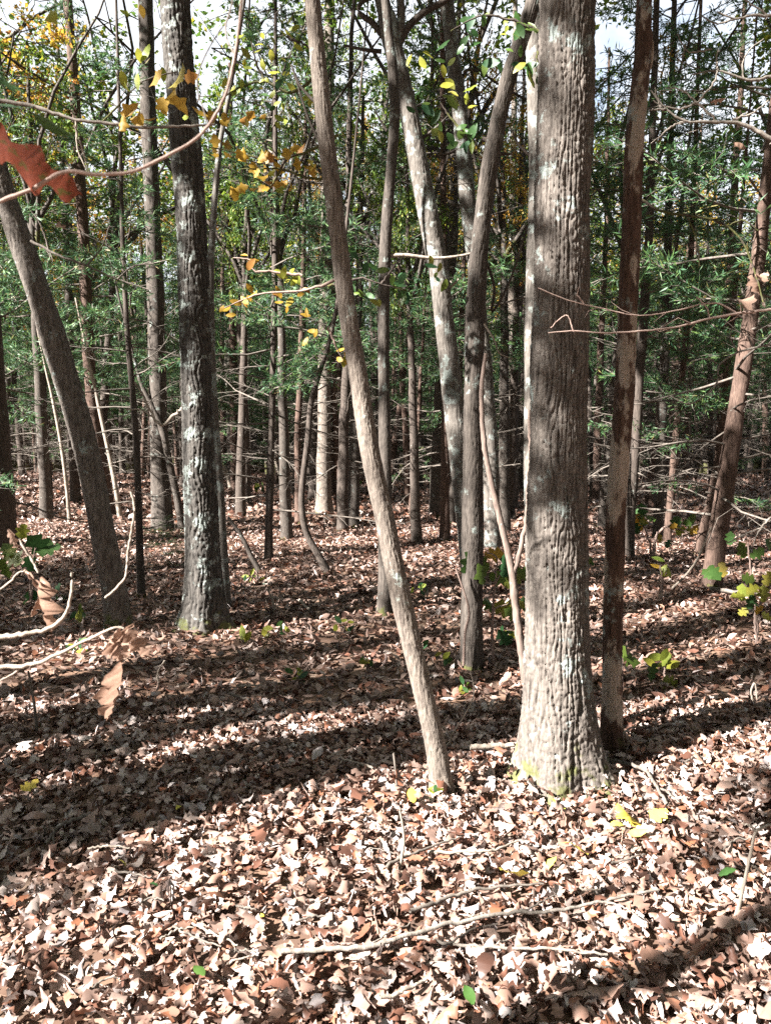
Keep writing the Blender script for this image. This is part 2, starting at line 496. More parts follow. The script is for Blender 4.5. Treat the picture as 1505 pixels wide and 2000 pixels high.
NEAR_T = [leaf_shape(RNG, 'oak' if k % 4 else 'ellipse', 7, 1.45) for k in range(26)]
MID_T = [leaf_shape(RNG, 'oak' if k % 3 else 'ellipse', 4, 1.0) for k in range(14)]
FAR_T = [leaf_shape(RNG, 'ellipse', 3, 0.9) * np.array([1, 1.3, 1]) for k in range(8)]

def build_litter():
    Vs, Fs, Rs, n = [], [], [], 0
    for (N, y0, y1, T, nst, s0, s1, tilt, zmax) in ((28000, 0.5, 4.2, NEAR_T, 7, 0.026, 0.078, 0.46, 0.04),
                                             (43000, 4.2, 12.0, MID_T, 4, 0.05, 0.10, 0.45, 0.035),
                                             (37000, 12.0, 28.0, FAR_T, 3, 0.09, 0.16, 0.5, 0.05)):
        p = rand_ground(N, y0, y1, RNG)
        size = RNG.uniform(s0, s1, N)
        z = hgt(p[:, 0], p[:, 1]) + RNG.random(N) ** 1.3 * zmax
        rc = RNG.random(N)
        rc = rc if y0 < 4 else rc ** 2.1 * 0.88  # mid and far leaves get darker colours, standing in for deeper shade
        if y0 < 4:                                  # drifts against the stems
            k0 = 0
            for (u, v, r) in ((1094, 1548, 0.19), (868, 1560, 0.065), (1193, 1478, 0.085), (1026, 1332, 0.03)):
                c = ground(u, v); m_ = 60 if r > 0.1 else 28
                th = RNG.uniform(0, 6.283, m_); rad = r + 0.16 * RNG.random(m_) ** 1.5
                p[k0:k0 + m_, 0] = c[0] + rad * np.cos(th); p[k0:k0 + m_, 1] = c[1] + r * 0.4 + rad * np.sin(th)
                z[k0:k0 + m_] = hgt(p[k0:k0 + m_, 0], p[k0:k0 + m_, 1]) + RNG.uniform(0.03, 0.085, m_)
                k0 += m_
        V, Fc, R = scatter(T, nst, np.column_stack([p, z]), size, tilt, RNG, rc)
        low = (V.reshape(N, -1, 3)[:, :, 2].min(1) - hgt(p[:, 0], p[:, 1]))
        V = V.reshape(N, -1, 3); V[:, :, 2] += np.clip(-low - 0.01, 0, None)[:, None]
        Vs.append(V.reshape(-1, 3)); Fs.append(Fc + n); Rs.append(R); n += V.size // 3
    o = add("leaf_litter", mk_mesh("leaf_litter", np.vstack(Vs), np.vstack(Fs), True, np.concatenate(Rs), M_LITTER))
    o["kind"] = "stuff"; o["label"] = "dry brown and tan oak leaves carpeting the forest floor"; o["category"] = "leaf litter"
build_litter()

LEAF_MESH = {}
def leaf_mesh(kind, k, mat, curl=0.8, n=11):
    key = (kind, k, mat.name, curl)
    if key not in LEAF_MESH:
        LEAF_MESH[key] = mk_mesh("leaf_" + kind, leaf_shape(np.random.default_rng(100 + k * 7 + len(kind)), kind, n, curl), leaf_faces(n), True, None, mat)
    return LEAF_MESH[key]

def build_fallen_leaves():
    rng = np.random.default_rng(31)
    k = 0
    while k < 282:
        y = 1.35 + 2.3 * rng.random() ** 1.5
        x = rng.uniform(-0.55, 0.55) * y
        me = leaf_mesh('oak' if rng.random() < 0.75 else 'ellipse', int(rng.integers(0, 14)), M_FALLEN, 1.2)
        s = rng.uniform(0.05, 0.105)
        o = add("fallen_leaf", me, GROUND, (x, y, float(hgt(x, y)) + 0.035 + rng.random() * 0.025))
        o.rotation_euler = (rng.normal(0, 0.4) + math.pi * (rng.random() < 0.45), rng.normal(0, 0.4), rng.uniform(0, 6.28))
        o.scale = (s, s, s)
        k += 1
    # the few leaves that still have colour
    for (u, v, size, kind, lab) in ((1000, 1735, 62, 'oak', "golden brown curled leaf with torn holes"), (1075, 1715, 42, 'ellipse', "small pale yellow leaf"),
                                    (1132, 1690, 50, 'ellipse', "lemon yellow leaf beside a twig"), (1108, 1678, 34, 'ellipse', None),
                                    (1222, 1622, 62, 'oak', "yellow green leaf at the foot of the big oak"), (1205, 1640, 34, 'ellipse', None),
                                    (1245, 1655, 40, 'ellipse', None), (1090, 1597, 40, 'ellipse', None), (1285, 1618, 46, 'oak', None),
                                    (60, 1560, 40, 'oak', None), (805, 1578, 40, 'ellipse', None), (350, 1605, 30, 'ellipse', None),
                                    (300, 1760, 26, 'ellipse', None), (510, 1825, 26, 'ellipse', None), (390, 1935, 40, 'ellipse', None),
                                    (240, 1715, 30, 'ellipse', None), (915, 1985, 46, 'ellipse', None), (1420, 1735, 40, 'ellipse', None)):
        p = ground(u, v)
        s = px(size, p)
        green = u in (390, 915, 1420, 300)
        o = add("fallen_leaf", leaf_mesh(kind, k % 7, M_SEEDLING if green else M_YELLOWFALL, 0.6), GROUND, p + np.array([0, 0, 0.06]))
        o.scale = (s, s, s); o.rotation_euler = (rng.normal(0.25, 0.2), rng.normal(0, 0.2), rng.uniform(0, 6.28))
        if lab:
            o["label"] = lab
        k += 1
build_fallen_leaves()

# ------------------------------------------------------------------ crowns (shared meshes)
def unit(v):
    return v / (np.linalg.norm(v) + 1e-12)

def blades(P, D, L, W, rng):
    """thin diamond blades: base P, direction D (n,3), length L, width W -> quads"""
    n = len(P)
    N = rng.normal(size=(n, 3)); S = np.cross(D, N); S /= np.linalg.norm(S, axis=1)[:, None] + 1e-9
    mid = P + D * (L * 0.45)[:, None]
    V = np.stack([P, mid + S * W[:, None], P + D * L[:, None], mid - S * W[:, None]], 1)
    Fc = np.arange(n * 4).reshape(n, 4)
    return V.reshape(-1, 3), Fc

def cedar_proto(seed, H=9.5, bare=3.0, z0=0.9, spread=1.5, dens=1.0):
    """bare branches low down, green scale-leaf sprays above; about the z axis"""
    rng = np.random.default_rng(seed)
    mb = MB(); BP, BD = [], []
    z = z0
    while z < H - 0.4:
        az = rng.uniform(0, 2 * np.pi)
        fr = (z - z0) / (H - z0)
        L = spread * (0.5 + 0.75 * rng.random()) * (1.05 - 0.75 * fr) * (0.75 if z < 1.8 else 1)
        pit = rng.normal(0.05 + 0.35 * fr, 0.16)
        n = 6
        pts = [np.array([0, 0, z])]
        d = np.array([math.cos(az) * math.cos(pit), math.sin(az) * math.cos(pit), math.sin(pit)])
        for i in range(n - 1):
            d = unit(d + rng.normal(0, 0.13, 3) + np.array([0, 0, -0.03 + 0.05 * (i > 2)]))
            pts.append(pts[-1] + d * L / (n - 1))
        pts = np.array(pts)
        mb.tube(pts, np.linspace(0.0105, 0.003, n) * (0.7 + 0.4 * L), 4)
        live = z > bare + rng.normal(0, 0.5)
        m = int((9 if live else 7) * L * dens * (1 if fr < 0.45 else 0.72)) + 3
        for q in range(m):
            f = 0.22 + 0.78 * (q + rng.random()) / m
            i = min(int(f * (n - 1)), n - 2); b = pts[i] + (pts[i + 1] - pts[i]) * (f * (n - 1) - i)
            t = unit(pts[i + 1] - pts[i]); side = unit(np.cross(t, [0, 0, 1])) * (1 if q % 2 else -1)
            sd = unit(t * rng.uniform(0.3, 0.9) + side * rng.uniform(0.4, 1) + np.array([0, 0, rng.normal(0, 0.25)]))
            l = L * rng.uniform(0.14, 0.36) * (1.15 - 0.6 * f)
            e1 = b + sd * l * 0.55 + rng.normal(0, 0.02, 3); e2 = e1 + unit(sd + rng.normal(0, 0.3, 3)) * l * 0.5
            mb.tube(np.array([b, e1, e2]), [0.0035, 0.0028, 0.0015], 3)
            if not live:
                if rng.random() < 0.6:
                    e3 = e1 + unit(sd + rng.normal(0, 0.7, 3)) * l * 0.4
                    mb.tube(np.array([e1, e3]), [0.0022, 0.0012], 3)
            if live:
                k = int(33 * (0.5 + l) * dens)
                ff = rng.random(k)[:, None]
                pp = np.where(ff < 0.5, b + (e1 - b) * ff * 2, e1 + (e2 - e1) * (ff * 2 - 1))
                dd = sd[None] * 0.9 + rng.normal(0, 0.55, (k, 3)); dd /= np.linalg.norm(dd, axis=1)[:, None]
                BP.append(pp); BD.append(dd)
                # a second tuft row further out on each spray
                pp2 = pp[: k // 2] + dd[: k // 2] * rng.uniform(0.03, 0.09, (len(pp[: k // 2]), 1))
                dd2 = dd[: k // 2] + rng.normal(0, 0.5, (len(pp2), 3)); dd2 /= np.linalg.norm(dd2, axis=1)[:, None]
                BP.append(pp2); BD.append(dd2)
        z += rng.uniform(0.05, 0.17) / dens
    P = np.vstack(BP); D = np.vstack(BD); k = len(P)
    V, Fc = blades(P, D, rng.uniform(0.05, 0.125, k), rng.uniform(0.0035, 0.0095, k), rng)
    r = np.repeat(np.clip(rng.normal(0.45, 0.25, k), 0, 1), 4)
    return mb.mesh("cedar_branches", M_TWIG), mk_mesh("cedar_foliage", V, Fc, False, r, M_CEDAR)

CEDARS = [cedar_proto(11, 9.0, 2.6, 0.9, 1.8, 0.9), cedar_proto(12, 7.5, 2.2, 0.7, 2.0, 0.9), cedar_proto(13, 9.5, 3.2, 1.0, 1.8, 0.85),
          cedar_proto(14, 8.0, 4.2, 0.8, 1.6, 0.9), cedar_proto(15, 6.5, 1.6, 0.6, 1.9, 0.9)]

def broad_proto(seed, H=5.0, W=2.4, nl=7, leaves=16, ls=0.055):
    """limbs from the origin upward with sprays of flat leaves"""
    rng = np.random.default_rng(seed)
    mb = MB(); P = []
    for a in range(nl):
        az = a * 2.4 + rng.normal(0, 0.3)
        d = unit(np.array([math.cos(az) * W / H * rng.uniform(0.5, 1.2), math.sin(az) * W / H * rng.uniform(0.5, 1.2), rng.uniform(0.55, 1)]))
        pts = [np.array([0, 0, -0.3 + 0.12 * a])]
        for i in range(6):
            d = unit(d + rng.normal(0, 0.16, 3)); pts.append(pts[-1] + d * H / 6 * rng.uniform(0.7, 1.0))
        pts = np.array(pts); mb.tube(pts, np.linspace(0.045, 0.012, 7), 5)
        for q in range(11):
            f = 0.15 + 0.85 * rng.random(); i = min(int(f * 6), 5); b = pts[i] + (pts[i + 1] - pts[i]) * (f * 6 - i)
            sd = unit(rng.normal(0, 1, 3) * np.array([1, 1, 0.45])); l = rng.uniform(0.5, 1.5) * (1.25 - 0.6 * f)
            e1 = b + sd * l * 0.5 + rng.normal(0, 0.05, 3); e2 = e1 + unit(sd + rng.normal(0, 0.35, 3)) * l * 0.55
            mb.tube(np.array([b, e1, e2]), [0.011, 0.007, 0.003], 4)
            for s in range(4):
                b2 = e1 + (e2 - e1) * rng.random(); t2 = b2 + unit(sd + rng.normal(0, 0.8, 3)) * rng.uniform(0.2, 0.5)
                mb.tube(np.array([b2, t2]), [0.004, 0.002], 3)
                k = leaves // 2 + int(rng.integers(0, leaves))
                P.append(b2 + (t2 - b2) * rng.random((k, 1)) * 1.15 + rng.normal(0, 0.07, (k, 3)))
    P = np.vstack(P); k = len(P)
    T = [leaf_shape(rng, 'ellipse', 3, 0.5) * np.array([1, 1.5, 1]) for _ in range(6)]
    R = np.clip(rng.normal(0.45, 0.24, k), 0, 1)
    V, Fc, r = scatter(T, 3, P, rng.uniform(ls, ls * 2.1, k), 0.7, rng, R)
    return mb.mesh("limbs", M_BROWN), mk_mesh("leaves", V, Fc, False, r, M_GREEN)

BROADS = [broad_proto(21, 5.0, 2.6), broad_proto(22, 4.2, 2.8, 6, 20), broad_proto(23, 5.6, 2.2, 6, 12, 0.06)]
SPARSE = broad_proto(24, 4.6, 2.4, 4, 5, 0.12)

def dress(parent, P, mesh_pair, origin, scale, spin, names, leafmat=None, barkmat=None, lean=None):
    """hang a shared crown on a tree: branches and leaves follow the stem's lean"""
    q = Quaternion((0, 0, 1), spin)
    if lean is not None:
        q = Vector((0, 0, 1)).rotation_difference(Vector(lean)) @ q
    for me, nm, mt in zip(mesh_pair, names, (barkmat, leafmat)):
        o = add(nm, me, parent, origin)
        o.rotation_mode = 'QUATERNION'; o.rotation_quaternion = q
        o.scale = (scale, scale, scale)
        if mt is not None:
            o.material_slots[0].link = 'OBJECT'; o.material_slots[0].material = mt

# ------------------------------------------------------------------ measured trees
def stem_path(path, Y, H, bend=0.0, sway=0.0):
    """world polyline and radii of a stem drawn in photo pixels (u, v, width), carried on above the frame to height H"""
    P, R = [], []
    for k, (u, v, w) in enumerate(path):
        p = at(u, v, Y + bend * k)
        P.append(p); R.append(px(w, p) / 2)
    base = P[0].copy()
    P[0][2] = float(hgt(base[0], base[1])) - 0.06
    d = unit(P[-1] - P[-2]); r = R[-1]; r0 = r
    while P[-1][2] < H:
        d = unit(d * 0.9 + np.array([0, 0, 0.12]))
        P.append(P[-1] + d * 0.9)
        r = max(r - r0 * 0.9 / max(H - 2.5, 2) * 0.75, r0 * 0.25); R.append(r)
    return np.array(P), np.array(R)

def tree(name, label, cat, path, H, mat, nu, nv, flare=0.35, bark=None, crown=None, bend=0.0, seed=1, group=None, Y=None, lobes=5, flare_h=0.13):
    u, v, w = path[0]
    b = ground(u, v)
    if Y is None:
        Y = b[1] + px(w, b) * 0.5
    P, R = stem_path(path, Y, H, bend)
    base = np.array([P[0][0], P[0][1], float(hgt(P[0][0], P[0][1]))])
    t = thing(name, label, cat, base, group)
    # dense where the camera sees it, coarse above
    C = catmull(np.column_stack([P, R]), 2000)
    zs = np.linalg.norm(C[:, :3] - C[0, :3], axis=1)
    zv = np.linalg.norm(P[len(path) - 1] - P[0]) + 0.3
    iv = int(np.searchsorted(zs, zv)); iv = min(iv, 1999)
    idx = np.concatenate([np.linspace(0, iv, nv), np.linspace(iv, 1999, 24)[1:] if iv < 1990 else []])
    Ps = np.stack([np.interp(idx, np.arange(2000), C[:, k]) for k in range(4)], 1)
    Vv, Fq = tube(Ps[:, :3] - base, np.maximum(Ps[:, 3], 0.004), nu, flare, flare_h, bark, seed, lobes)
    add("trunk", mk_mesh("trunk", Vv, Fq, True, None, mat), t)
    Pl = P - base
    top = Pl[-1]
    if crown:
        kind = crown[0]
        if kind == 'broad':
            dress(t, Pl, BROADS[crown[1]], top - np.array([0, 0, crown[3] if len(crown) > 3 else (0.0 if H < 9.5 else 0.8)]), crown[2], seed * 1.3, ("limbs", "crown"),
                  M_GOLD if len(crown) > 4 and crown[4] else None)
        else:
            lean = unit(top)
            dress(t, Pl, CEDARS[crown[1]], (0, 0, 0), crown[2], seed * 1.3, ("branches", "crown"), None, None, lean)
    return t, Pl, base, Y

def branch(t, base, pts, Y, w0, w1, mat=None, name="branch", nu=6):
    """a limb of tree t drawn in photo pixels; points are (u, v) or (u, v, extra depth)"""
    P = np.array([at(p[0], p[1], Y + (p[2] if len(p) > 2 else 0)) for p in pts])
    C = catmull(P, max(8, 4 * len(P))) - base
    r = np.linspace(px(w0, P[0]) / 2, px(w1, P[-1]) / 2, len(C))
    mb = MB(); mb.tube(C, r, nu)
    return add(name, mb.mesh(name, mat or M_BROWN), t)

# the big oak on the right
OAK, OAKP, OAKB, OAKY = tree("oak_tree", "big furrowed oak with a flared mossy foot, thickest trunk in view", "tree",
    [(1094, 1548, 132), (1091, 1400, 124), (1088, 1200, 112), (1087, 1000, 106), (1089, 800, 101), (1094, 600, 97), (1099, 400, 97), (1105, 200, 100), (1109, 0, 101)],
    9.0, M_OAK, 206, 560, 0.85, (0.0215, 5.5, 0.0165), ('broad', 0, 1.9), seed=3, lobes=5, flare_h=0.15)
# left oak with black and white bark
t, P, b, Y = tree("oak_tree", "dark oak with black and white lichen crusted bark, left of centre", "tree",
    [(400, 1232, 62), (396, 1100, 62), (392, 1000, 60), (387, 850, 57), (383, 700, 55), (379, 560, 55), (374, 420, 54), (362, 280, 53), (350, 130, 53), (343, 0, 53)],
    10.0, M_OAKDARK, 120, 480, 0.95, (0.034, 2.4, 0.017), ('broad', 1, 1.9), seed=5, flare_h=0.17)
# thin leaning trunk in front
t, P, b, Y = tree("leaning_tree", "slim tan trunk leaning left across the middle, sunlit patches", "tree",
    [(868, 1560, 40), (848, 1450, 38), (818, 1320, 37), (790, 1200, 37), (768, 1100, 37), (748, 1000, 37), (722, 880, 35), (700, 740, 33), (680, 620, 32), (662, 480, 31), (650, 380, 31), (632, 230, 31), (610, 0, 30)],
    7.0, M_TAN, 64, 480, 0.6, (0.015, 2.6, 0.0045), ('broad', 2, 1.2), seed=7, flare_h=0.09)
branch(t, b, [(646, 330), (620, 270), (600, 225), (570, 130)], Y, 8, 3)
branch(t, b, [(622, 205), (606, 190), (585, 165), (568, 125)], Y, 7, 3)
# leaning left
t, P, b, Y = tree("leaning_tree", "grey brown trunk leaning out of the left edge of the picture", "tree",
    [(236, 1228, 46), (220, 1140, 44), (203, 1050, 44), (184, 950, 46), (158, 840, 46), (125, 730, 46), (95, 630, 45), (65, 540, 44), (35, 455, 42), (8, 375, 40), (-25, 270, 38)],
    7.5, M_OAK, 60, 460, 0.3, (0.022, 3.5, 0.009), ('broad', 0, 1.5), seed=9)
branch(t, b, [(60, 520), (30, 440), (-20, 430)], Y, 7, 3)
# pale lichen trunk crossing to the upper left
t, P, b, Y = tree("leaning_tree", "pale lichen streaked trunk leaning left behind the forked grey trunk", "tree",
    [(928, 1150, 40), (916, 1060, 39), (905, 960, 39), (893, 850, 38), (880, 740, 38), (866, 620, 37), (852, 500, 38), (832, 400, 37), (813, 300, 35), (793, 200, 33), (772, 110, 34), (757, 40, 36), (746, 0, 28)],
    8.5, M_PALE, 64, 360, 0.25, (0.022, 3.6, 0.008), ('broad', 1, 1.7), seed=11)
branch(t, b, [(770, 105), (795, 55), (830, 22), (870, 0), (900, -30)], Y, 17, 10, M_DARKBARK)
branch(t, b, [(752, 75), (728, 45), (702, 25), (705, 5), (735, -10)], Y, 14, 7, M_DARKBARK)
branch(t, b, [(745, 100), (715, 97), (690, 92), (670, 88)], Y, 9, 4, M_DARKBARK)
branch(t, b, [(775, 90), (783, 40), (780, -20)], Y, 22, 16, M_PALE)
branch(t, b, [(826, 268), (850, 250), (875, 225)], Y, 7, 3)
branch(t, b, [(870, 570), (885, 555), (895, 545)], Y, 7, 4, M_STICK)
# small straight trunk in the middle
t, P, b, Y = tree("slim_tree", "slim brown trunk rising straight, pale at its foot, crossed by the leaning trunk", "tree",
    [(752, 1200, 30), (752, 1100, 27), (753, 1000, 25), (751, 850, 23), (749, 700, 22), (750, 560, 22), (755, 430, 21), (764, 320, 20), (770, 220, 20), (766, 130, 20), (758, 60, 17)],
    8.0, M_BROWN, 44, 420, 0.2, (0.018, 3.0, 0.0035), ('broad', 2, 1.4), seed=13)
branch(t, b, [(752, 500), (790, 498), (850, 504), (905, 498), (930, 490)], Y, 9, 4, M_STICK)
branch(t, b, [(755, 255), (740, 230), (732, 215)], Y, 6, 3)
# forked grey trunk
t, P, b, Y = tree("forked_tree", "grey ridged trunk that bends right at a knotted fork", "tree",
    [(922, 1312, 44), (921, 1220, 42), (922, 1120, 42), (922, 1000, 40), (924, 880, 37), (925, 760, 36), (927, 640, 36), (932, 540, 34), (940, 440, 32), (952, 350, 31), (964, 285, 31), (974, 230, 29), (990, 160, 29), (1012, 90, 28), (1042, 0, 28)],
    8.0, M_BROWN, 72, 420, 0.18, (0.018, 5.0, 0.007), ('broad', 0, 1.5), seed=15)
branch(t, b, [(962, 288), (952, 275), (940, 270)], Y, 15, 8, M_DARKBARK, "branch_stub")
branch(t, b, [(970, 300), (985, 300), (1000, 300)], Y, 8, 4, M_DARKBARK, "branch_stub")
branch(t, b, [(945, 500), (965, 560), (960, 610), (990, 560), (1012, 500), (1030, 440)], Y + 0.1, 7, 4, M_DARKBARK)
branch(t, b, [(945, 632), (965, 665), (975, 690), (1000, 700)], Y - 0.05, 5, 2, M_STICK)
branch(t, b, [(905, 1300), (908, 1235), (915, 1190), (890, 1110)], Y - 0.12, 6, 4, M_SAPSTEM, "root_sucker")
# pale trunk behind it
t, P, b, Y = tree("slim_tree", "pale lichen trunk behind the forked trunk, leaning gently left", "tree",
    [(962, 1072, 32), (960, 960, 30), (956, 850, 29), (948, 740, 29), (937, 620, 29), (925, 500, 30), (913, 400, 31), (905, 300, 30), (897, 210, 29), (884, 110, 26), (872, 0, 25)],
    9.0, M_PALE, 48, 420, 0.25, (0.022, 3.6, 0.005), ('broad', 1, 1.6), seed=17)
branch(t, b, [(905, 260), (893, 290), (870, 300), (845, 305)], Y, 8, 4, M_DARKBARK)
branch(t, b, [(902, 150), (915, 135), (935, 140)], Y, 7, 3, M_DARKBARK)
# pale trunk half hidden by the big oak
t, P, b, Y = tree("slim_tree", "pale trunk half hidden behind the big oak's left edge", "tree",
    [(1046, 1230, 36), (1043, 1050, 34), (1040, 900, 34), (1040, 750, 32), (1042, 600, 32), (1046, 450, 32), (1048, 300, 31), (1044, 150, 30), (1042, 0, 30)],
    9.0, M_PALE, 48, 380, 0.25, (0.022, 3.6, 0.005), ('broad', 2, 1.6), seed=19)
branch(t, b, [(1042, 310), (1025, 295), (1008, 275), (998, 250)], Y, 7, 3, M_DARKBARK)
# dead peeling trunk right of the oak
t, P, b, Y = tree("dead_tree", "dead trunk shedding reddish bark, right beside the big oak", "tree",
    [(1193, 1478, 40), (1194, 1400, 40), (1195, 1300, 37), (1196, 1200, 36), (1200, 1100, 36), (1203, 1000, 35), (1210, 880, 36), (1219, 760, 36), (1223, 650, 33), (1228, 540, 34), (1233, 420, 33), (1238, 300, 33), (1246, 200, 31), (1254, 100, 29), (1257, 0, 27)],
    6.5, M_PEEL, 60, 420, 0.35, (0.035, 3.0, 0.007), None, seed=21, flare_h=0.1)
branch(t, b, [(1262, 150), (1272, 110), (1270, 60)], Y, 9, 7, M_PEEL, "branch_stub")
branch(t, b, [(1222, 282), (1235, 286), (1246, 288)], Y - 0.08, 3, 2, M_STICK, "twig")
branch(t, b, [(1240, 285), (1262, 310), (1285, 330)], Y, 5, 2, M_DARKBARK)

# mid-ground stems, cedar unless said otherwise
MIDS = [
 ("cedar_tree", "dark cedar trunk cut off by the left edge of the picture", [(14, 1072, 42), (4, 950, 42), (-8, 800, 42), (-22, 600, 40), (-40, 350, 38)], 8, M_DARKBARK, ('cedar', 4, 1.0)),
 ("cedar_tree", "tall reddish cedar pole just behind the left leaning trunk", [(213, 1010, 26), (204, 950, 25), (190, 870, 24), (178, 760, 23), (170, 640, 22), (165, 500, 21), (157, 350, 20), (147, 200, 19), (136, 50, 17)], 10, M_CEDARBARK, ('cedar', 0, 1.0)),
 ("thin_sapling", "thin pale sapling slanting left behind the leaning cedar pole", [(236, 1015, 9), (222, 930, 9), (205, 850, 8), (186, 760, 7), (170, 690, 5)], 3.2, M_STICK, None),
 ("thin_sapling", "whitish bare sapling slanting left near the left edge", [(136, 1020, 7), (130, 950, 7), (118, 860, 7), (103, 780, 6), (88, 715, 4)], 3.2, M_STICK, None),
 ("thin_sapling", "thin dark sapling with a green twig in front of the left oaks", [(277, 1165, 15), (272, 1050, 14), (268, 900, 13), (260, 780, 12), (248, 640, 10), (240, 480, 9), (236, 330, 7)], 6, M_DARKBARK, ('cedar', 3, 0.6)),
 ("oak_tree", "stout brown trunk with a shaded foot behind the black and white oak", [(318, 1038, 40), (314, 960, 37), (310, 850, 34), (307, 700, 32), (302, 520, 31), (295, 350, 30), (288, 150, 29), (284, 0, 28)], 11, M_BROWN, ('broad', 2, 1.1)),
 ("thin_sapling", "thin stem leaning left across the stout trunk's foot", [(358, 1038, 15), (345, 970, 14), (332, 910, 13), (318, 845, 12), (300, 800, 10), (276, 750, 8), (262, 700, 6)], 4, M_BROWN, None),
 ("slim_tree", "thin lichen spotted stem close behind the black and white oak", [(440, 1188, 22), (434, 1080, 21), (428, 960, 19), (421, 850, 16), (414, 700, 14), (412, 520, 13), (420, 380, 12), (430, 280, 10), (448, 180, 9)], 6.5, M_PALE, ('broad', 2, 0.5)),
 ("cedar_tree", "narrow dark cedar stem standing between oak and leaning trunk", [(524, 1096, 17), (526, 1000, 15), (529, 880, 14), (533, 720, 13), (536, 560, 12), (537, 400, 10)], 7, M_DARKBARK, ('cedar', 1, 0.85)),
 ("curved_sapling", "dark sapling with a foot that curves along the ground", [(644, 1120, 15), (622, 1085, 14), (600, 1045, 13), (590, 1000, 13), (590, 950, 13), (601, 860, 12), (607, 790, 11), (622, 735, 10), (642, 670, 9), (657, 600, 8), (666, 530, 7)], 5.5, M_DARKBARK, ('broad', 1, 0.45)),
 ("cedar_tree", "pale sunlit stem just left of the curved sapling", [(584, 1022, 15), (582, 950, 14), (581, 850, 13), (586, 750, 12), (590, 600, 11)], 7, M_CEDARBARK, ('cedar', 2, 0.9)),
 ("oak_tree", "straight pale trunk brightly sunlit on its left side, centre background", [(632, 1004, 34), (632, 940, 29), (633, 840, 27), (634, 700, 25), (637, 500, 24), (640, 300, 23)], 12, M_TAN, ('broad', 1, 1.1)),
 ("cedar_tree", "reddish cedar stem right of the sunlit pale trunk", [(664, 1002, 15), (660, 930, 14), (655, 840, 13), (650, 740, 12), (646, 560, 11)], 8, M_CEDARBARK, ('cedar', 3, 0.95)),
 ("cedar_tree", "reddish cedar with one sunlit spot near its foot, left of the forked trunk", [(868, 1056, 21), (868, 980, 19), (869, 880, 18), (871, 780, 17), (868, 640, 15), (866, 450, 13)], 8, M_CEDARBARK, ('cedar', 0, 0.95)),
 ("cedar_tree", "slender reddish cedar between the slim brown trunk and the spotted cedar", [(796, 990, 14), (794, 920, 13), (791, 830, 12), (784, 720, 11), (782, 560, 10)], 8, M_CEDARBARK, ('cedar', 2, 0.9)),
 ("cedar_tree", "far reddish cedar with a small dead trunk slanting against it", [(460, 965, 18), (458, 900, 17), (457, 800, 16), (455, 650, 14), (453, 450, 12)], 9, M_CEDARBARK, ('cedar', 1, 1.05)),
 ("thin_sapling", "short dead stem slanting against the far reddish cedar", [(452, 955, 9), (440, 920, 9), (428, 892, 8), (420, 870, 6)], 1.2, M_STICK, None),
 ("oak_tree", "far pale sunlit trunk between forked trunk and big oak", [(996, 985, 20), (996, 930, 18), (997, 850, 17), (998, 720, 16), (1000, 500, 15)], 11, M_TAN, ('broad', 0, 1.0)),
 ("cedar_tree", "dark cedar pole behind the dead peeling trunk", [(1226, 1092, 23), (1230, 1000, 21), (1239, 880, 20), (1246, 760, 19), (1256, 620, 18), (1266, 480, 16), (1272, 300, 14)], 8, M_DARKBARK, ('cedar', 0, 0.95)),
 ("cedar_tree", "mottled grey cedar, left one of a pair on the right", [(1284, 1052, 20), (1286, 980, 19), (1290, 880, 18), (1295, 760, 18), (1300, 620, 17), (1304, 450, 15)], 8.5, M_BROWN, ('cedar', 2, 1.0)),
 ("cedar_tree", "thin tan cedar leaning right, right one of a pair", [(1302, 1062, 15), (1308, 980, 14), (1316, 890, 14), (1325, 790, 13), (1336, 690, 12), (1346, 580, 11), (1352, 420, 10)], 7.5, M_CEDARBARK, ('cedar', 3, 0.9)),
 ("leaning_tree", "bare tan trunk leaning right with sunlit lower half, near right edge", [(1388, 1150, 36), (1397, 1080, 36), (1410, 990, 35), (1424, 890, 33), (1440, 780, 31), (1456, 680, 29), (1472, 570, 27), (1490, 420, 25)], 8, M_CEDARBARK, ('cedar', 1, 1.0)),
 ("leaning_tree", "shorter stem leaning right just left of the bare tan trunk", [(1364, 1082, 20), (1378, 1020, 19), (1392, 960, 18), (1404, 880, 16), (1414, 780, 14)], 6, M_CEDARBARK, ('cedar', 4, 0.8)),
]
for k, (nm, lab, path, H, mat, crown) in enumerate(MIDS):
    w = path[0][2]
    fat = w > 24
    tree(nm, lab, "tree" if "sapling" not in nm else "sapling", path, H, mat, 32 if fat else 14, 220 if fat else 70, 0.3,
         (0.025, 3.5, 0.006) if fat else None, crown, seed=31 + 2 * k)

# ------------------------------------------------------------------ trees further back and beside the frame
MEASURED = []
for o in list(COL.objects):
    if o.type == 'EMPTY' and o.get("category") in ("tree", "sapling"):
        MEASURED.append((o.location.x, o.location.y))

def trunk_proto(seed, H, r, mat_, nu=12):
    rng = np.random.default_rng(seed)
    n = 26
    z = np.linspace(-0.1, H, n)
    x = np.cumsum(rng.normal(0, 0.012, n)); y = np.cumsum(rng.normal(0, 0.012, n))
    P = np.column_stack([x - x[0], y - y[0], z])
    R = r * (1 - 0.8 * np.clip(z / H, 0, 1)) + 0.004
    V, Fq = tube(catmull(P, 60), np.interp(np.linspace(0, 1, 60), np.linspace(0, 1, n), R), nu, 0.35, 0.12, (0.03, 3.0, 0.004), seed)
    return mk_mesh("trunk", V, Fq, True, None, mat_)

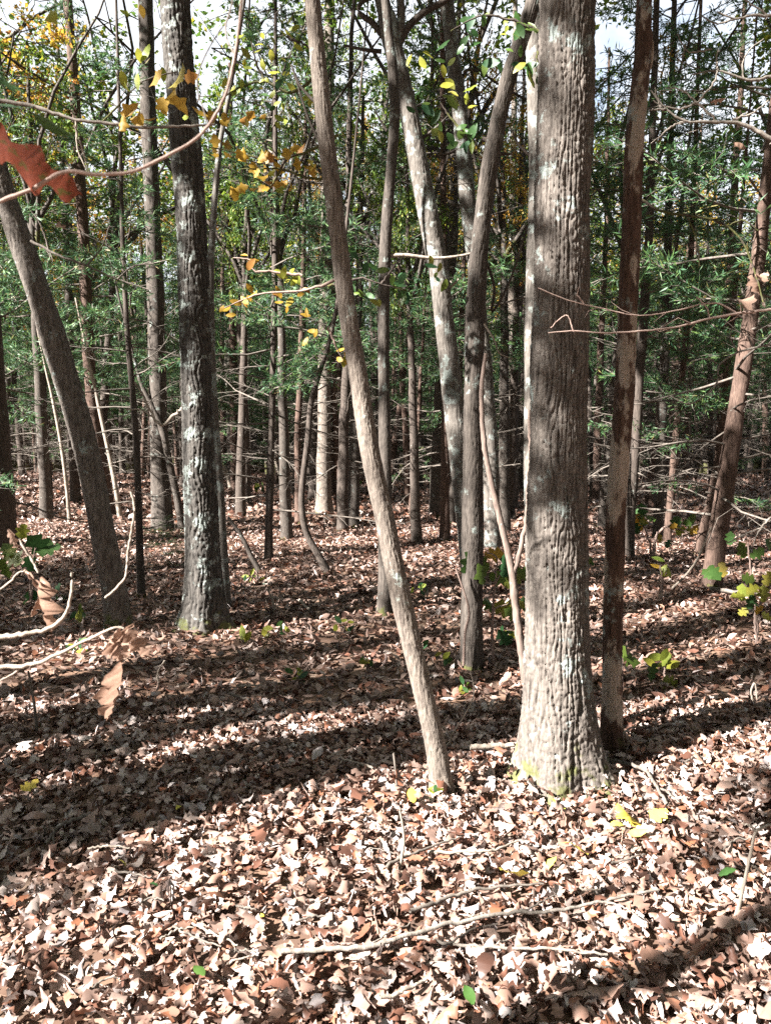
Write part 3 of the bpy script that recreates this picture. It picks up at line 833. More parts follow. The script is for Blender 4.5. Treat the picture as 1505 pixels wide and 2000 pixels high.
TRUNKS = [trunk_proto(71, 9.5, 0.095, M_CEDARBARK), trunk_proto(72, 8.0, 0.075, M_CEDARBARK), trunk_proto(73, 10.5, 0.11, M_CEDARBARK),
          trunk_proto(74, 9.0, 0.085, M_CEDARBARK), trunk_proto(75, 7.5, 0.07, M_CEDARBARK)]
OAKTRUNKS = [trunk_proto(81, 9.0, 0.13, M_BROWN, 16), trunk_proto(82, 8.0, 0.11, M_DARKBARK, 16)]

def plant(x, y, kind, k, s, lab, group, rng, gold=False, lean=0.05):
    z = float(hgt(x, y))
    t = thing("cedar_tree" if kind == 'cedar' else "oak_tree", lab, "tree", (x, y, z), group)
    t.rotation_euler = (rng.normal(0, lean), rng.normal(0, lean), rng.uniform(0, 6.28))
    t.scale = (s, s, s)
    if kind == 'cedar':
        o = add("trunk", TRUNKS[k], t)
        if rng.random() < 0.5:
            o.material_slots[0].link = 'OBJECT'; o.material_slots[0].material = M_DARKBARK
        add("branches", CEDARS[k][0], t); add("crown", CEDARS[k][1], t)
    else:
        add("trunk", OAKTRUNKS[k % 2], t)
        q = BROADS[k % 3]
        h = 5.0 if k % 2 else 6.0
        for me, nm, mt in zip(q, ("limbs", "crown"), (None, M_GOLD if gold else None)):
            o = add(nm, me, t, (0, 0, h))
            o.scale = (1.15,) * 3
            if mt:
                o.material_slots[0].link = 'OBJECT'; o.material_slots[0].material = mt
    return t

def sector(x, y):
    u = 752.5 + F * x / y
    if u < 240: return "left of the left leaning trunk"
    if u < 400: return "between the left leaning trunk and the dark oak"
    if u < 700: return "between the dark oak and the slim leaning trunk"
    if u < 920: return "between the slim leaning trunk and the forked trunk"
    if u < 1150: return "between the forked trunk and the big oak"
    if u < 1330: return "just right of the dead peeling trunk"
    return "near the right edge"

def back_woods():
    rng = np.random.default_rng(5)
    pts = []
    tries = 0
    while len(pts) < 235 and tries < 20000:
        tries += 1
        y = 11.5 + 27 * rng.random() ** 0.8
        x = rng.uniform(-1, 1) * (0.55 * y + 1.5)
        if any((x - a) ** 2 + (y - b) ** 2 < 0.8 for a, b in pts): continue
        if any((x - a) ** 2 + (y - b) ** 2 < 0.9 for a, b in MEASURED): continue
        # keep the sunlit clearing open
        if y < 15.5 and abs(x) < 0.4 * y and rng.random() < 0.75: continue
        pts.append((x, y))
        far = "distant" if y > 22 else "far"
        oak = rng.random() < 0.16
        s = sector(x, y)
        if oak:
            gold = rng.random() < 0.3
            plant(x, y, 'oak', int(rng.integers(0, 6)), rng.uniform(0.75, 1.1), f"{far} {'gold' if gold else 'green'} leaved oak {s}", f"{far} oaks {s}", rng, gold)
        else:
            plant(x, y, 'cedar', int(rng.integers(0, 5)), rng.uniform(0.68, 1.05), f"{far} slim cedar {s}", f"{far} cedars {s}", rng)
back_woods()

def understory():
    rng = np.random.default_rng(44)
    for (u, Y, k, s, gold, lab) in ((470, 13.0, 1, 0.75, False, "leafy understory oak seen just right of the dark oak"), (560, 10.5, 2, 0.62, False, "leafy understory oak between the dark oak and slim leaning trunk"),
                                    (690, 12.0, 0, 0.72, False, "green understory oak behind the slim leaning trunk"), (815, 10.0, 1, 0.62, False, "leafy understory oak behind the pale leaning trunk"),
                                    (850, 14.0, 2, 0.85, False, "tall green understory oak beyond the pale leaning trunk"), (985, 11.5, 0, 0.7, True, "gold tinged understory oak left of the big oak"),
                                    (1000, 15.0, 1, 0.9, False, "tall leafy understory oak beyond the forked trunk"), (90, 12.5, 2, 0.75, False, "leafy understory oak at the far left"),
                                    (610, 16.0, 1, 0.95, True, "tall gold understory oak far behind the slim leaning trunk"), (1180, 12.0, 2, 0.7, True, "gold tinged understory oak right of the big oak"),
                                    (740, 17.0, 0, 1.0, False, "tall green understory oak far behind the slim brown trunk")):
        p = at(u, 1000, Y)
        t = plant(float(p[0]), Y, 'oak', k, s, lab, None, rng, gold, 0.04)
        t.children[0].scale = (0.45, 0.45, 1.0)
understory()

def far_woods():
    """the wood beyond, one mass of stems and boughs"""
    rng = np.random.default_rng(8)
    mb = MB(); BP, BD = [], []
    for k in range(1800):
        y = rng.uniform(31, 70); x = rng.uniform(-1, 1) * (0.62 * y + 4)
        z = float(hgt(x, y)); H = rng.uniform(6, 10.5)
        l = rng.normal(0, 0.03, 2)
        mb.tube(np.array([[x, y, z - 0.2], [x + l[0] * H / 2, y + l[1] * H / 2, z + H / 2], [x + l[0] * H, y + l[1] * H, z + H]]), [rng.uniform(0.05, 0.16), 0.07, 0.03], 6)
        m = 52
        zz = z + 1.5 + rng.random(m) * (H - 1.5)
        rad = (0.4 + 1.6 * rng.random(m)) * (1.1 - (zz - z) / H * 0.7); a = rng.uniform(0, 6.28, m)
        BP.append(np.column_stack([x + rad * np.cos(a), y + rad * np.sin(a), zz]))
        d = rng.normal(0, 1, (m, 3)) * np.array([1, 1, 0.5]); BD.append(d / np.linalg.norm(d, axis=1)[:, None])
    P = np.vstack(BP); D = np.vstack(BD); n = len(P)
    V, Fc = blades(P, D, rng.uniform(0.25, 0.6, n), rng.uniform(0.05, 0.13, n), rng)
    o = add("far_woods", mb.mesh("far_woods_stems", M_DARKBARK))
    o["kind"] = "stuff"; o["label"] = "dense dark far wood closing the view behind the trees"; o["category"] = "woods"
    c = add("foliage", mk_mesh("far_woods_foliage", V, Fc, False, np.repeat(np.clip(rng.normal(0.5, 0.25, n), 0, 1), 4), M_CEDAR), o)
    c["kind"] = "stuff"
far_woods()

# ------------------------------------------------------------------ the wood round the camera (it shades the floor and breaks up the sunlight)
LIGHT = -SUN_AZ
ACROSS = np.array([-LIGHT[1], LIGHT[0]])

def side_tree(parent, x, y, kind, k, s, rng, girth=1.0, lift=0.0):
    z = float(hgt(x, y))
    q = Quaternion((0, 0, 1), rng.uniform(0, 6.28))
    def put(nm, me, loc, sc):
        o = add(nm, me, parent, loc); o.rotation_mode = 'QUATERNION'; o.rotation_quaternion = q; o.scale = sc
    if kind == 'cedar':
        put("trunk", TRUNKS[k], (x, y, z), (s * girth, s * girth, s))
        put("branches", CEDARS[k][0], (x, y, z), (s, s, s)); put("crown", CEDARS[k][1], (x, y, z), (s, s, s))
    elif kind == 'sparse':
        put("trunk", TRUNKS[k], (x, y, z), (s * 0.6, s * 0.6, (girth + 1.5) / 9.5))
        for me, nm in zip(SPARSE, ("limbs", "crown")):
            put(nm, me, (x, y, z + girth), (s, s, s))
    elif kind == 'tall':
        put("trunk", OAKTRUNKS[k % 2], (x, y, z), (s * girth, s * girth, 1.35))
        put("limbs", BROADS[k % 3][0], (x, y, z + 9.6), (s * 1.9,) * 3); put("crown", BROADS[k % 3][1], (x, y, z + 9.6), (s * 1.9,) * 3)
    elif kind == 'pole':
        put("trunk", TRUNKS[k], (x, y, z), (s * girth, s * girth, s))
    else:
        put("trunk", OAKTRUNKS[k % 2], (x, y, z), (s * girth, s * girth, s * 1.15))
        h = (6.5 + lift) * s
        put("limbs", BROADS[k % 3][0], (x, y, z + h), (s * 1.3,) * 3); put("crown", BROADS[k % 3][1], (x, y, z + h), (s * 1.3,) * 3)

def surrounding_woods():
    rng = np.random.default_rng(15)
    w = bpy.data.objects.new("surrounding_woods", None); COL.objects.link(w)
    w["kind"] = "stuff"; w["label"] = "woods going on beside and behind the viewpoint"; w["category"] = "woods"
    spots = [  # (across, along, kind, shape, scale, girth): the stems whose shadows cross the floor in view
        (1.40, -3.2, 'pole', 4, 0.9, 1.5), (3.33, -6.0, 'pole', 0, 1.2, 1.9), (1.75, -5.3, 'sparse', 0, 0.8, 6.1), (4.2, -9.0, 'sparse', 0, 1.0, 5.2), (4.35, -4.6, 'cedar', 1, 0.8, 2.6), (4.15, -8.0, 'pole', 0, 1.1, 2.4),
        (4.8, -6.0, 'pole', 2, 1.0, 2.0), (6.1, -6.0, 'pole', 1, 1.1, 3.0), (6.9, -4.4, 'cedar', 4, 0.9, 2.0), (7.9, -5.5, 'cedar', 1, 1.0, 2.0),
        (8.6, -8.0, 'pole', 3, 1.1, 2.6), (6.7, -7.8, 'cedar', 2, 0.9, 1.6), (4.0, -6.6, 'cedar', 4, 0.75, 1.4), (7.0, -6.1, 'cedar', 4, 1.0, 1.4), (8.1, -7.6, 'cedar', 1, 1.0, 1.4), (6.3, -3.9, 'cedar', 4, 0.75, 1.4), (9.0, -6.6, 'cedar', 4, 1.0, 1.4), (7.5, -9.5, 'cedar', 0, 1.0, 1.6), (8.7, -5.0, 'cedar', 0, 0.9, 1.6), (3.72, -4.4, 'pole', 2, 0.9, 1.8), (2.9, -8.6, 'sparse', 0, 0.8, 9.6), (5.7, -6.2, 'sparse', 0, 1.0, 7.9), (5.2, -14.0, 'cedar', 3, 1.0, 1.5), (2.3, -9.5, 'pole', 1, 0.8, 0.9),
        (14.6, -8.0, 'cedar', 0, 1.0, 1.5), (16.4, -6.0, 'cedar', 2, 1.0, 1.5), (18.2, -9.0, 'cedar', 1, 1.2, 1.5), (20.0, -5.0, 'cedar', 3, 1.2, 1.5), (22.5, -6.0, 'cedar', 2, 1.2, 1.5), (24.0, -4.0, 'cedar', 0, 1.2, 1.5), (26.0, -6.0, 'cedar', 1, 1.3, 1.5), (28.5, -5.0, 'cedar', 2, 1.3, 1.5), (6.2, -9.5, 'cedar', 1, 0.9, 1.5), (9.2, -9.0, 'cedar', 3, 1.0, 1.5), (12.0, -9.0, 'pole', 0, 1.0, 1.5), (10.4, -8.0, 'pole', 1, 1.1, 1.5)]
    pts = []
    for sc_, a, kind, k, s, gi in spots:
        p = a * LIGHT + sc_ * ACROSS
        pts.append(p)
        side_tree(w, float(p[0]), float(p[1]), kind, k, s, rng, gi, 0.6)
    for a, sc_, k, s in ((-2.0, -1.2, 0, 1.0), (-0.5, -3.0, 1, 1.1), (1.5, -3.6, 2, 1.0), (4.0, -4.2, 0, 1.1), (6.5, -4.0, 1, 1.0), (-3.0, 3.0, 2, 1.0), (-2.6, 6.5, 0, 1.0),
                         (-1.2, 8.4, 1, 1.0), (-0.6, 10.8, 2, 1.0), (9.0, -3.6, 2, 1.1), (11.5, -2.5, 0, 1.1), (-4.0, -3.0, 1, 1.1)):
        p = a * LIGHT + sc_ * ACROSS
        pts.append(p)
        side_tree(w, float(p[0]), float(p[1]), 'tall', k, s, rng, 1.2)
    n = 0
    for _ in range(4000):
        if n >= 60: break
        a = rng.uniform(-34, -16); sc_ = rng.uniform(-8, 22)
        p = a * LIGHT + sc_ * ACROSS
        if any((p[0] - q[0]) ** 2 + (p[1] - q[1]) ** 2 < 2.2 for q in pts): continue
        pts.append(p); n += 1
        side_tree(w, float(p[0]), float(p[1]), 'cedar', int(rng.integers(0, 5)), rng.uniform(0.85, 1.05) * (1.0 if a > -22 else 1.3), rng, 1.2)
    n = 0
    for _ in range(4000):
        if n >= 135: break
        r = 2.2 + 24 * rng.random() ** 0.8; th = rng.uniform(0, 2 * np.pi)
        x, y = r * math.cos(th), r * math.sin(th)
        if y > -0.5 and abs(x) < 0.62 * y + 2.6: continue
        a = x * LIGHT[0] + y * LIGHT[1]; sc_ = x * ACROSS[0] + y * ACROSS[1]
        if (-1.0 < sc_ < 6.6 and a < 0.5) or (-5.0 < sc_ < 19 and a < -5): continue      # the gap that lets the sun onto the near floor
        if 8.5 < sc_ < 19.0 and a < 2: continue              # and onto the clearing
        if any((x - q[0]) ** 2 + (y - q[1]) ** 2 < 2.2 for q in pts): continue
        pts.append((x, y)); n += 1
        side_tree(w, x, y, 'oak' if rng.random() < 0.5 else 'cedar', int(rng.integers(0, 5)), rng.uniform(1.0, 1.5), rng, 1.2, rng.uniform(0, 2))
surrounding_woods()

# ------------------------------------------------------------------ saplings, twigs and sprays drawn from the photograph
def twig(parent, base, pts, Y, w0, w1, mat, name="twig", nu=6, n=None, shoots=False):
    P = np.array([at(p[0], p[1], Y + (p[2] if len(p) > 2 else 0)) for p in pts])
    C = catmull(P, n or max(8, 5 * len(P)))
    r = np.linspace(px(w0, P[0]) / 2, px(w1, P[-1]) / 2, len(C))
    kr = np.random.default_rng(int(abs(pts[0][0] * 7 + pts[-1][1])))
    C[1:-1] += kr.normal(0, min(0.5, 9.0 / len(C)) if nu < 9 else 0.06, (len(C) - 2, 3)) * r[1:-1, None]
    r = r * (1 + 0.1 * kr.random(len(C)) + 0.2 * (kr.random(len(C)) < 0.12))
    mb = MB(); mb.tube(C - base, r, nu)
    if shoots:
        L = np.linalg.norm(P[-1] - P[0])
        for _ in range(5):
            i = int(kr.integers(2, len(C) - 1)); d = unit(unit(C[i] - C[i - 1]) + kr.normal(0, 0.8, 3)); l = L * kr.uniform(0.05, 0.16)
            m1 = C[i] + d * l * 0.5; m2 = m1 + unit(d + kr.normal(0, 0.5, 3)) * l * 0.5
            mb.tube(np.array([C[i], m1, m2]) - base, [r[i] * 0.5, r[i] * 0.35, r[i] * 0.2], 4)
    return add(name, mb.mesh(name, mat), parent)

def put_leaf(parent, base, p0, p1, nrm, me, name="leaf"):
    """leaf from its stalk end p0 to its tip p1, face towards nrm"""
    x = np.asarray(p1) - np.asarray(p0); L = np.linalg.norm(x); x = x / L
    z = np.asarray(nrm, float) - x * np.dot(nrm, x); z /= np.linalg.norm(z) + 1e-9
    y = np.cross(z, x)
    o = add(name, me, parent)
    M = Matrix(((x[0], y[0], z[0]), (x[1], y[1], z[1]), (x[2], y[2], z[2])))
    o.rotation_mode = 'QUATERNION'; o.rotation_quaternion = M.to_quaternion()
    o.scale = (L, L, L)
    o.location = (np.asarray(p0) + np.asarray(p1)) / 2 - base
    return o

def px_leaf(parent, base, u, v, size, Y, mat, kind, rng, ang=None, curl=0.45):
    p = at(u, v, Y); L = px(size, p)
    a = rng.uniform(0, 6.28) if ang is None else math.radians(ang)
    d = unit(np.array([math.cos(a), rng.normal(0, 0.35), math.sin(a)]))
    nrm = unit(np.array([rng.normal(0, 0.5), -1.0, rng.normal(0.5, 0.5)]))
    return put_leaf(parent, base, p - d * L / 2, p + d * L / 2, nrm, leaf_mesh(kind, int(rng.integers(0, 9)), mat, curl))

rl = np.random.default_rng(77)

# pinkish forked sapling beside the big oak
b = ground(1026, 1332)
t = thing("forked_sapling", "slim brown sapling forking low against the big oak", "sapling", b)
Ys = b[1]
twig(t, b, [(1027, 1336), (1021, 1290), (1011, 1220), (1004, 1160), (998, 1110), (985, 1050), (968, 980), (952, 910), (943, 840), (940, 760), (948, 690)], Ys, 17, 7, M_SAPDARK, "trunk", 10, 70)
twig(t, b, [(1001, 1130), (1008, 1105), (1018, 1065), (1026, 1020), (1031, 960), (1034, 880), (1033, 800)], Ys, 10, 6, M_SAPDARK, "branch", 8, 40)

# near branch with a big red leaf, upper left
Y = 0.78
b = at(-60, 420, Y)
t = thing("oak_branch", "bare curving twig with a large red leaf, close to the camera at upper left", "branch", b)
twig(t, b, [(-60, 418), (0, 392), (60, 370), (125, 335), (190, 340), (260, 334), (330, 302), (392, 262), (436, 195), (458, 110), (470, 20), (474, -40)], Y, 8, 4.5, M_SAPSTEM, "twig", 8, 70)
twig(t, b, [(458, 110), (440, 60), (452, 10), (455, -30)], Y, 4, 2, M_STICK)
twig(t, b, [(405, 240), (385, 160), (410, 90), (450, 30)], Y + 0.1, 3, 2, M_TWIG)
twig(t, b, [(175, 338), (158, 285), (146, 245)], Y, 3, 2, M_STICK)
put_leaf(t, b, at(-75, 232, Y - 0.04), at(160, 388, Y + 0.05), (0.55, -0.75, 0.55), mk_mesh("red_leaf", leaf_shape(np.random.default_rng(12), 'oak', 27, 0.3) * np.array([1, 0.62, 1]), leaf_faces(27), True, None, M_REDLEAF), "red_leaf")
put_leaf(t, b, at(60, 222, Y), at(142, 268, Y + 0.03), (0.1, -0.8, 0.6), leaf_mesh('ellipse', 1, M_SEEDLING, 0.3), "green_leaf")
put_leaf(t, b, at(-30, 140, Y), at(48, 180, Y + 0.03), (0.1, -0.7, 0.7), leaf_mesh('oak', 2, M_SEEDLING, 0.3), "green_leaf")
put_leaf(t, b, at(-40, 195, Y), at(70, 212, Y + 0.03), (0.1, -0.4, 0.9), leaf_mesh('oak', 4, M_SEEDLING, 0.3), "green_leaf")

# branch with gold leaves reaching in from the left
Y = 2.3
b = at(-40, 190, Y)
t = thing("gold_leaved_branch", "thin branch with gold and yellow leaves across the dark oak's top", "branch", b)
twig(t, b, [(-40, 190), (60, 206), (140, 232), (210, 240), (280, 248), (350, 246), (420, 242)], Y, 8, 4, M_TWIG, "twig", 7, 40)
twig(t, b, [(200, 238), (232, 205), (270, 165), (300, 150), (345, 140)], Y, 4, 2, M_DARKBARK)
twig(t, b, [(148, 234), (152, 290), (170, 335)], Y, 4, 2, M_STICK)
for (u, v, sz, kd, mt) in ((345, 155, 66, 'maple', M_YELLOW), (305, 152, 46, 'maple', M_YELLOW), (330, 190, 50, 'maple', M_YELLOW), (352, 208, 46, 'maple', M_YELLOW), (255, 215, 46, 'maple', M_YELLOW),
                           (268, 232, 40, 'maple', M_YELLOW), (318, 208, 36, 'maple', M_YELLOW), (240, 240, 34, 'maple', M_YELLOW), (268, 158, 34, 'ellipse', M_LIME), (240, 155, 34, 'ellipse', M_LIME),
                           (285, 103, 38, 'ellipse', M_LIME), (272, 108, 30, 'ellipse', M_LIME), (318, 145, 28, 'ellipse', M_LIME), (277, 22, 26, 'ellipse', M_YELLOW), (243, 25, 24, 'ellipse', M_LIME),
                           (100, 32, 34, 'maple', M_LIME), (375, 150, 30, 'maple', M_YELLOW), (390, 218, 34, 'ellipse', M_YELLOW), (362, 228, 22, 'ellipse', M_LIME), (247, 168, 22, 'ellipse', M_LIME), (292, 232, 26, 'ellipse', M_YELLOW)):
    px_leaf(t, b, u, v, sz, Y + rl.normal(0, 0.06), mt, kd, rl)

# gold sprays on the curved sapling's side branches
def leafy(name, label, Y, stems, leaves, mat_stem, cat="branch", w=(6, 2)):
    u, v = stems[0][0][:2]
    b = at(u, v, Y)
    t = thing(name, label, cat, b)
    for s in stems:
        twig(t, b, s, Y, w[0], w[1], mat_stem)
    for (u, v, sz, kd, mt) in leaves:
        px_leaf(t, b, u, v, sz, Y + rl.normal(0, 0.08), mt, kd, rl)
    return t

def near_pts(spots, mat_, n, sz, spread, kd='ellipse'):
    out = []
    for (u, v) in spots:
        for _ in range(n):
            out.append((u + rl.normal(0, spread[0]), v + rl.normal(0, spread[1]), sz * rl.uniform(0.6, 1.25), kd, mat_))
    return out

leafy("gold_leaved_branch", "spray of muted gold leaves between the dark oak and the slim leaning trunk", 4.2,
      [[(660, 262), (590, 300), (520, 310), (450, 295), (400, 285)], [(655, 350), (600, 345), (545, 330), (470, 330)], [(560, 305), (540, 345), (520, 375)]],
      near_pts([(425, 292), (470, 300), (515, 305), (565, 292), (545, 325), (600, 325), (555, 362), (520, 370), (472, 372), (495, 340), (440, 235), (480, 232)], M_YELLOW, 4, 25, (16, 9), 'maple'), M_DARKBARK)
leafy("gold_leaved_branch", "bright yellow leaf spray hanging in the middle, left of the slim leaning trunk", 4.6,
      [[(665, 540), (620, 560), (560, 570), (500, 575), (430, 605)], [(590, 538), (530, 530), (495, 528), (490, 508), (455, 503)], [(640, 640), (655, 675), (668, 700)]],
      near_pts([(560, 533), (575, 545)], M_LIME, 4, 24, (10, 5)) + near_pts([(485, 512), (470, 583), (448, 605), (500, 578), (582, 602), (575, 575), (665, 692), (672, 706), (535, 575), (610, 660)], M_YELLOW, 3, 24, (12, 8)), M_SAPSTEM)
leafy("green_leaved_branch", "drooping green leaves on a twig between slim trunk and pale leaning trunk", 4.8,
      [[(640, 560), (700, 545), (745, 555), (800, 570)], [(745, 555), (770, 520), (790, 500)]],
      near_pts([(700, 500), (725, 520), (760, 535), (785, 545), (735, 580), (690, 560), (800, 580), (845, 520), (860, 540)], M_SEEDLING, 3, 24, (12, 9)), M_DARKBARK)
leafy("green_leaved_branch", "drooping broad green leaves high between the pale trunks and big oak", 4.4,
      [[(1060, 60), (1000, 40), (940, 30), (880, 60)], [(905, 262), (880, 230), (860, 200)], [(1050, 100), (1046, 140)]],
      near_pts([(930, 40), (905, 70), (880, 105), (910, 245), (858, 262), (905, 290), (1010, 55), (1045, 55), (1042, 140), (890, 180), (835, 205), (1000, 110), (955, 130)], M_SEEDLING, 4, 30, (14, 12))
      + near_pts([(920, 200), (870, 150), (830, 120), (980, 60)], M_LIME, 3, 24, (12, 12)), M_DARKBARK)
leafy("green_leaved_branch", "yellow green leaves on a fine branch left of the slim leaning trunk's top", 5.2,
      [[(615, 150), (570, 180), (520, 160), (470, 170), (420, 200)], [(560, 70), (600, 90), (615, 110)], [(520, 160), (500, 120), (490, 80)]],
      near_pts([(520, 150), (560, 180), (480, 165), (540, 220), (590, 100), (560, 60), (440, 190), (600, 200), (500, 90), (530, 110), (580, 30)], M_LIME, 4, 20, (20, 18)) + near_pts([(510, 190), (570, 140), (470, 130), (600, 50)], M_SEEDLING, 4, 22, (20, 16)), M_DARKBARK)

# dead pale branches on the right
def dead_branch(label, Y, stems, leaves=(), w=(8, 2), mat_=None):
    u, v = stems[0][0][:2]; b = at(u, v, Y)
    t = thing("dead_branch", label, "branch", b)
    for k, s in enumerate(stems):
        twig(t, b, s, Y, w[0] * 0.85 if k == 0 else w[0] * 0.42, w[1], mat_ or M_TWIG2, "twig", shoots=True)
    for (u, v, sz) in leaves:
        px_leaf(t, b, u, v, sz, Y, M_CURLED, 'oak', rl, None, 1.6)
dead_branch("thick pale dead branch with curling twigs entering at the right edge, upper part", 3.4,
    [[(1540, 290), (1490, 262), (1450, 242), (1400, 237), (1340, 236), (1300, 212), (1270, 175)], [(1340, 236), (1315, 245), (1270, 280)], [(1400, 237), (1360, 200), (1330, 175), (1300, 172)], [(1362, 200), (1385, 172), (1398, 150), (1400, 120)],
     [(1300, 212), (1280, 213), (1265, 215)], [(1430, 232), (1470, 220), (1500, 195)], [(1360, 200), (1330, 212), (1290, 205), (1275, 195)], [(1290, 210), (1282, 190), (1278, 170)]], [(1400, 197, 30), (1445, 285, 30)], (11, 2))
dead_branch("slender pale dead branch forking upward near the right edge, above the thick one", 3.6,
    [[(1540, 140), (1505, 150), (1460, 155), (1420, 142), (1390, 138), (1350, 145)], [(1452, 154), (1450, 122), (1465, 95), (1490, 75)], [(1338, 88), (1332, 110), (1330, 135)], [(1390, 95), (1360, 100), (1340, 98), (1322, 65)], [(1400, 140), (1398, 115), (1402, 95)]], [], (8, 2))
dead_branch("pale dead branch in the top right corner", 3.6, [[(1540, 20), (1500, 30), (1470, 28), (1435, 36), (1400, 22)], [(1500, 30), (1470, 10), (1440, -10)], [(1435, 36), (1400, 45), (1370, 30)]], [], (8, 2))
dead_branch("long thin bare branch sweeping across the big oak from the right edge", 2.55,
    [[(1560, 596), (1500, 605), (1440, 612), (1385, 622), (1320, 638), (1250, 646), (1180, 650), (1120, 646), (1070, 650)], [(1440, 612), (1410, 595), (1380, 592), (1320, 606), (1250, 616), (1180, 603), (1110, 586), (1050, 562)], [(1385, 622), (1380, 600), (1360, 580)],
     [(1120, 647), (1105, 615), (1075, 640)], [(1140, 594), (1128, 575), (1130, 560)]], [(1455, 590, 44), (1470, 555, 46), (1490, 540, 36)], (7, 2), M_SAPSTEM)
dead_branch("dark bare branch drooping right from the dead peeling trunk", 4.4,
    [[(1250, 388), (1290, 412), (1340, 420), (1400, 432), (1445, 465), (1470, 520), (1490, 590)], [(1340, 420), (1360, 470), (1365, 520)], [(1420, 440), (1450, 430), (1480, 450)]], [], (6, 3), M_DARKBARK)
dead_branch("fine looping bare twig at mid height near the right edge", 4.6,
    [[(1540, 665), (1490, 675), (1442, 688), (1405, 712), (1396, 752), (1350, 788), (1305, 772)], [(1405, 712), (1380, 700), (1350, 705)], [(1442, 688), (1425, 660), (1430, 640)]], [], (6, 2))
dead_branch("pale bare twigs low at the right edge", 5.0,
    [[(1540, 985), (1505, 1010), (1480, 1040), (1470, 1065)], [(1490, 1030), (1450, 1045), (1420, 1060)], [(1540, 900), (1500, 888), (1450, 870)]], [], (7, 2))
dead_branch("grey bare branch crossing behind the left leaning trunk", 5.4,
    [[(60, 470), (120, 500), (170, 520), (230, 545), (290, 565)], [(170, 520), (200, 480), (215, 440)], [(95, 488), (80, 440), (60, 410)], [(230, 545), (260, 520), (300, 515)]], [(118, 440, 30)], (7, 2), M_TWIG)
dead_branch("weathered bare limb reaching left from the black and white oak", 5.9,
    [[(362, 795), (340, 810), (318, 830), (300, 815), (278, 770), (262, 745)], [(300, 815), (275, 800), (245, 800)]], [], (9, 3), M_STICK)

# dead twigs with curled brown leaves, lower left foreground
Y = 1.15
b = at(-60, 1310, Y)
t = thing("dead_sapling", "bare pale twigs with drooping curled brown leaves, lower left foreground", "sapling", b)
twig(t, b, [(-60, 1310), (0, 1304), (60, 1298), (120, 1275), (180, 1245), (225, 1226), (242, 1228)], Y, 10, 4, M_STICK, "twig", 8, 40)
twig(t, b, [(-60, 1250), (0, 1244), (60, 1236), (100, 1226), (128, 1200), (139, 1165), (141, 1118)], Y, 11, 5, M_STICK, "twig", 8, 40)
twig(t, b, [(205, 1168), (228, 1148), (246, 1122), (250, 1080), (258, 1030), (263, 995), (256, 960)], Y, 4, 5, M_STICK, "twig", 8, 40)
twig(t, b, [(-40, 1170), (10, 1145), (35, 1120), (50, 1114)], Y, 5, 3, M_STICK)
twig(t, b, [(75, 1118), (58, 1085), (38, 1052)], Y, 5, 4, M_STICK)
twig(t, b, [(45, 1302), (10, 1325), (-40, 1335)], Y, 4, 2, M_STICK)
def hang(u0, v0, u1, v1, seed, n1, wid=0.62, kind='oak', dy=0.0, c=1.0):
    V = leaf_shape(np.random.default_rng(seed), kind, 19, c) * np.array([1, wid, 0.9])
    V = V + np.random.default_rng(seed + 1).normal(0, 0.012, V.shape)
    me = mk_mesh("curled_leaf", V, leaf_faces(19), True, None, M_CURLED)
    put_leaf(t, b, at(u0, v0, Y + dy), at(u1, v1, Y + dy + 0.01), n1, me, "curled_leaf")
hang(48, 1114, 100, 1170, 3, (0.5, -1, 0.2), 0.75)
hang(82, 1128, 104, 1238, 5, (-0.6, -1, 0.1), 0.6)
hang(88, 1160, 62, 1205, 8, (-0.2, -1, 0.4), 0.7)
hang(241, 1226, 224, 1318, 13, (-0.35, -1, 0.2), 0.85, dy=-0.02)
hang(236, 1228, 210, 1275, 15, (-0.5, -1, 0.5), 0.7, dy=-0.03)
hang(229, 1290, 202, 1412, 17, (-0.9, -0.9, 0.1), 0.42, dy=-0.025)
hang(245, 1228, 290, 1288, 19, (0.4, -1, 0.2), 0.6)
hang(250, 1232, 240, 1290, 21, (-0.5, -1, 0.0), 0.6, dy=0.01)
hang(16, 1035, 34, 1072, 23, (0.4, -1, 0.2), 0.5)
hang(172, 1162, 197, 1148, 25, (0.1, -1, 0.5), 0.6, 'ellipse', 0.2)

# ------------------------------------------------------------------ seedlings
def seedling(label, u, v, stem_uv, leaves, mat_=None, group=None, name="seedling"):
    b = ground(u, v); Y = b[1]
    t = thing(name, label, "seedling", b, group)
    if stem_uv:
        for s in stem_uv:
            twig(t, b, [(u, v)] + s, Y, 5, 2.5, M_SAPSTEM, "stem")
    else:
        twig(t, b, [(u, v + 3), (u + 2, v - 12), (u + rl.normal(0, 4), v - 24)], Y, 4, 2, M_SAPSTEM, "stem")
    for (lu, lv, sz, kd, mt) in leaves:
        px_leaf(t, b, lu, lv, sz, Y + rl.normal(0, 0.05), mt, kd, rl, None, 0.35)
S, Lm, Yw = M_SEEDLING, M_LIME, M_YELLOW
seedling("oak seedling with broad green leaves between forked trunk and big oak", 962, 1300, [[(960, 1220), (965, 1150), (970, 1090), (950, 1080)], [(962, 1200), (990, 1180), (1010, 1170)], [(965, 1150), (990, 1110), (1010, 1100)]],
    [(915, 1098, 54, 'oak', S), (940, 1100, 48, 'oak', S), (938, 1122, 44, 'oak', S), (985, 1105, 50, 'oak', S), (975, 1128, 46, 'oak', S), (1015, 1120, 50, 'oak', S), (1000, 1135, 40, 'oak', S), (965, 1083, 46, 'oak', Yw),
     (955, 1180, 40, 'oak', S), (985, 1190, 48, 'oak', S), (1020, 1182, 40, 'oak', S), (1000, 1200, 36, 'oak', S), (930, 1212, 26, 'ellipse', S), (985, 1247, 44, 'oak', S), (1008, 1180, 40, 'oak', S)])
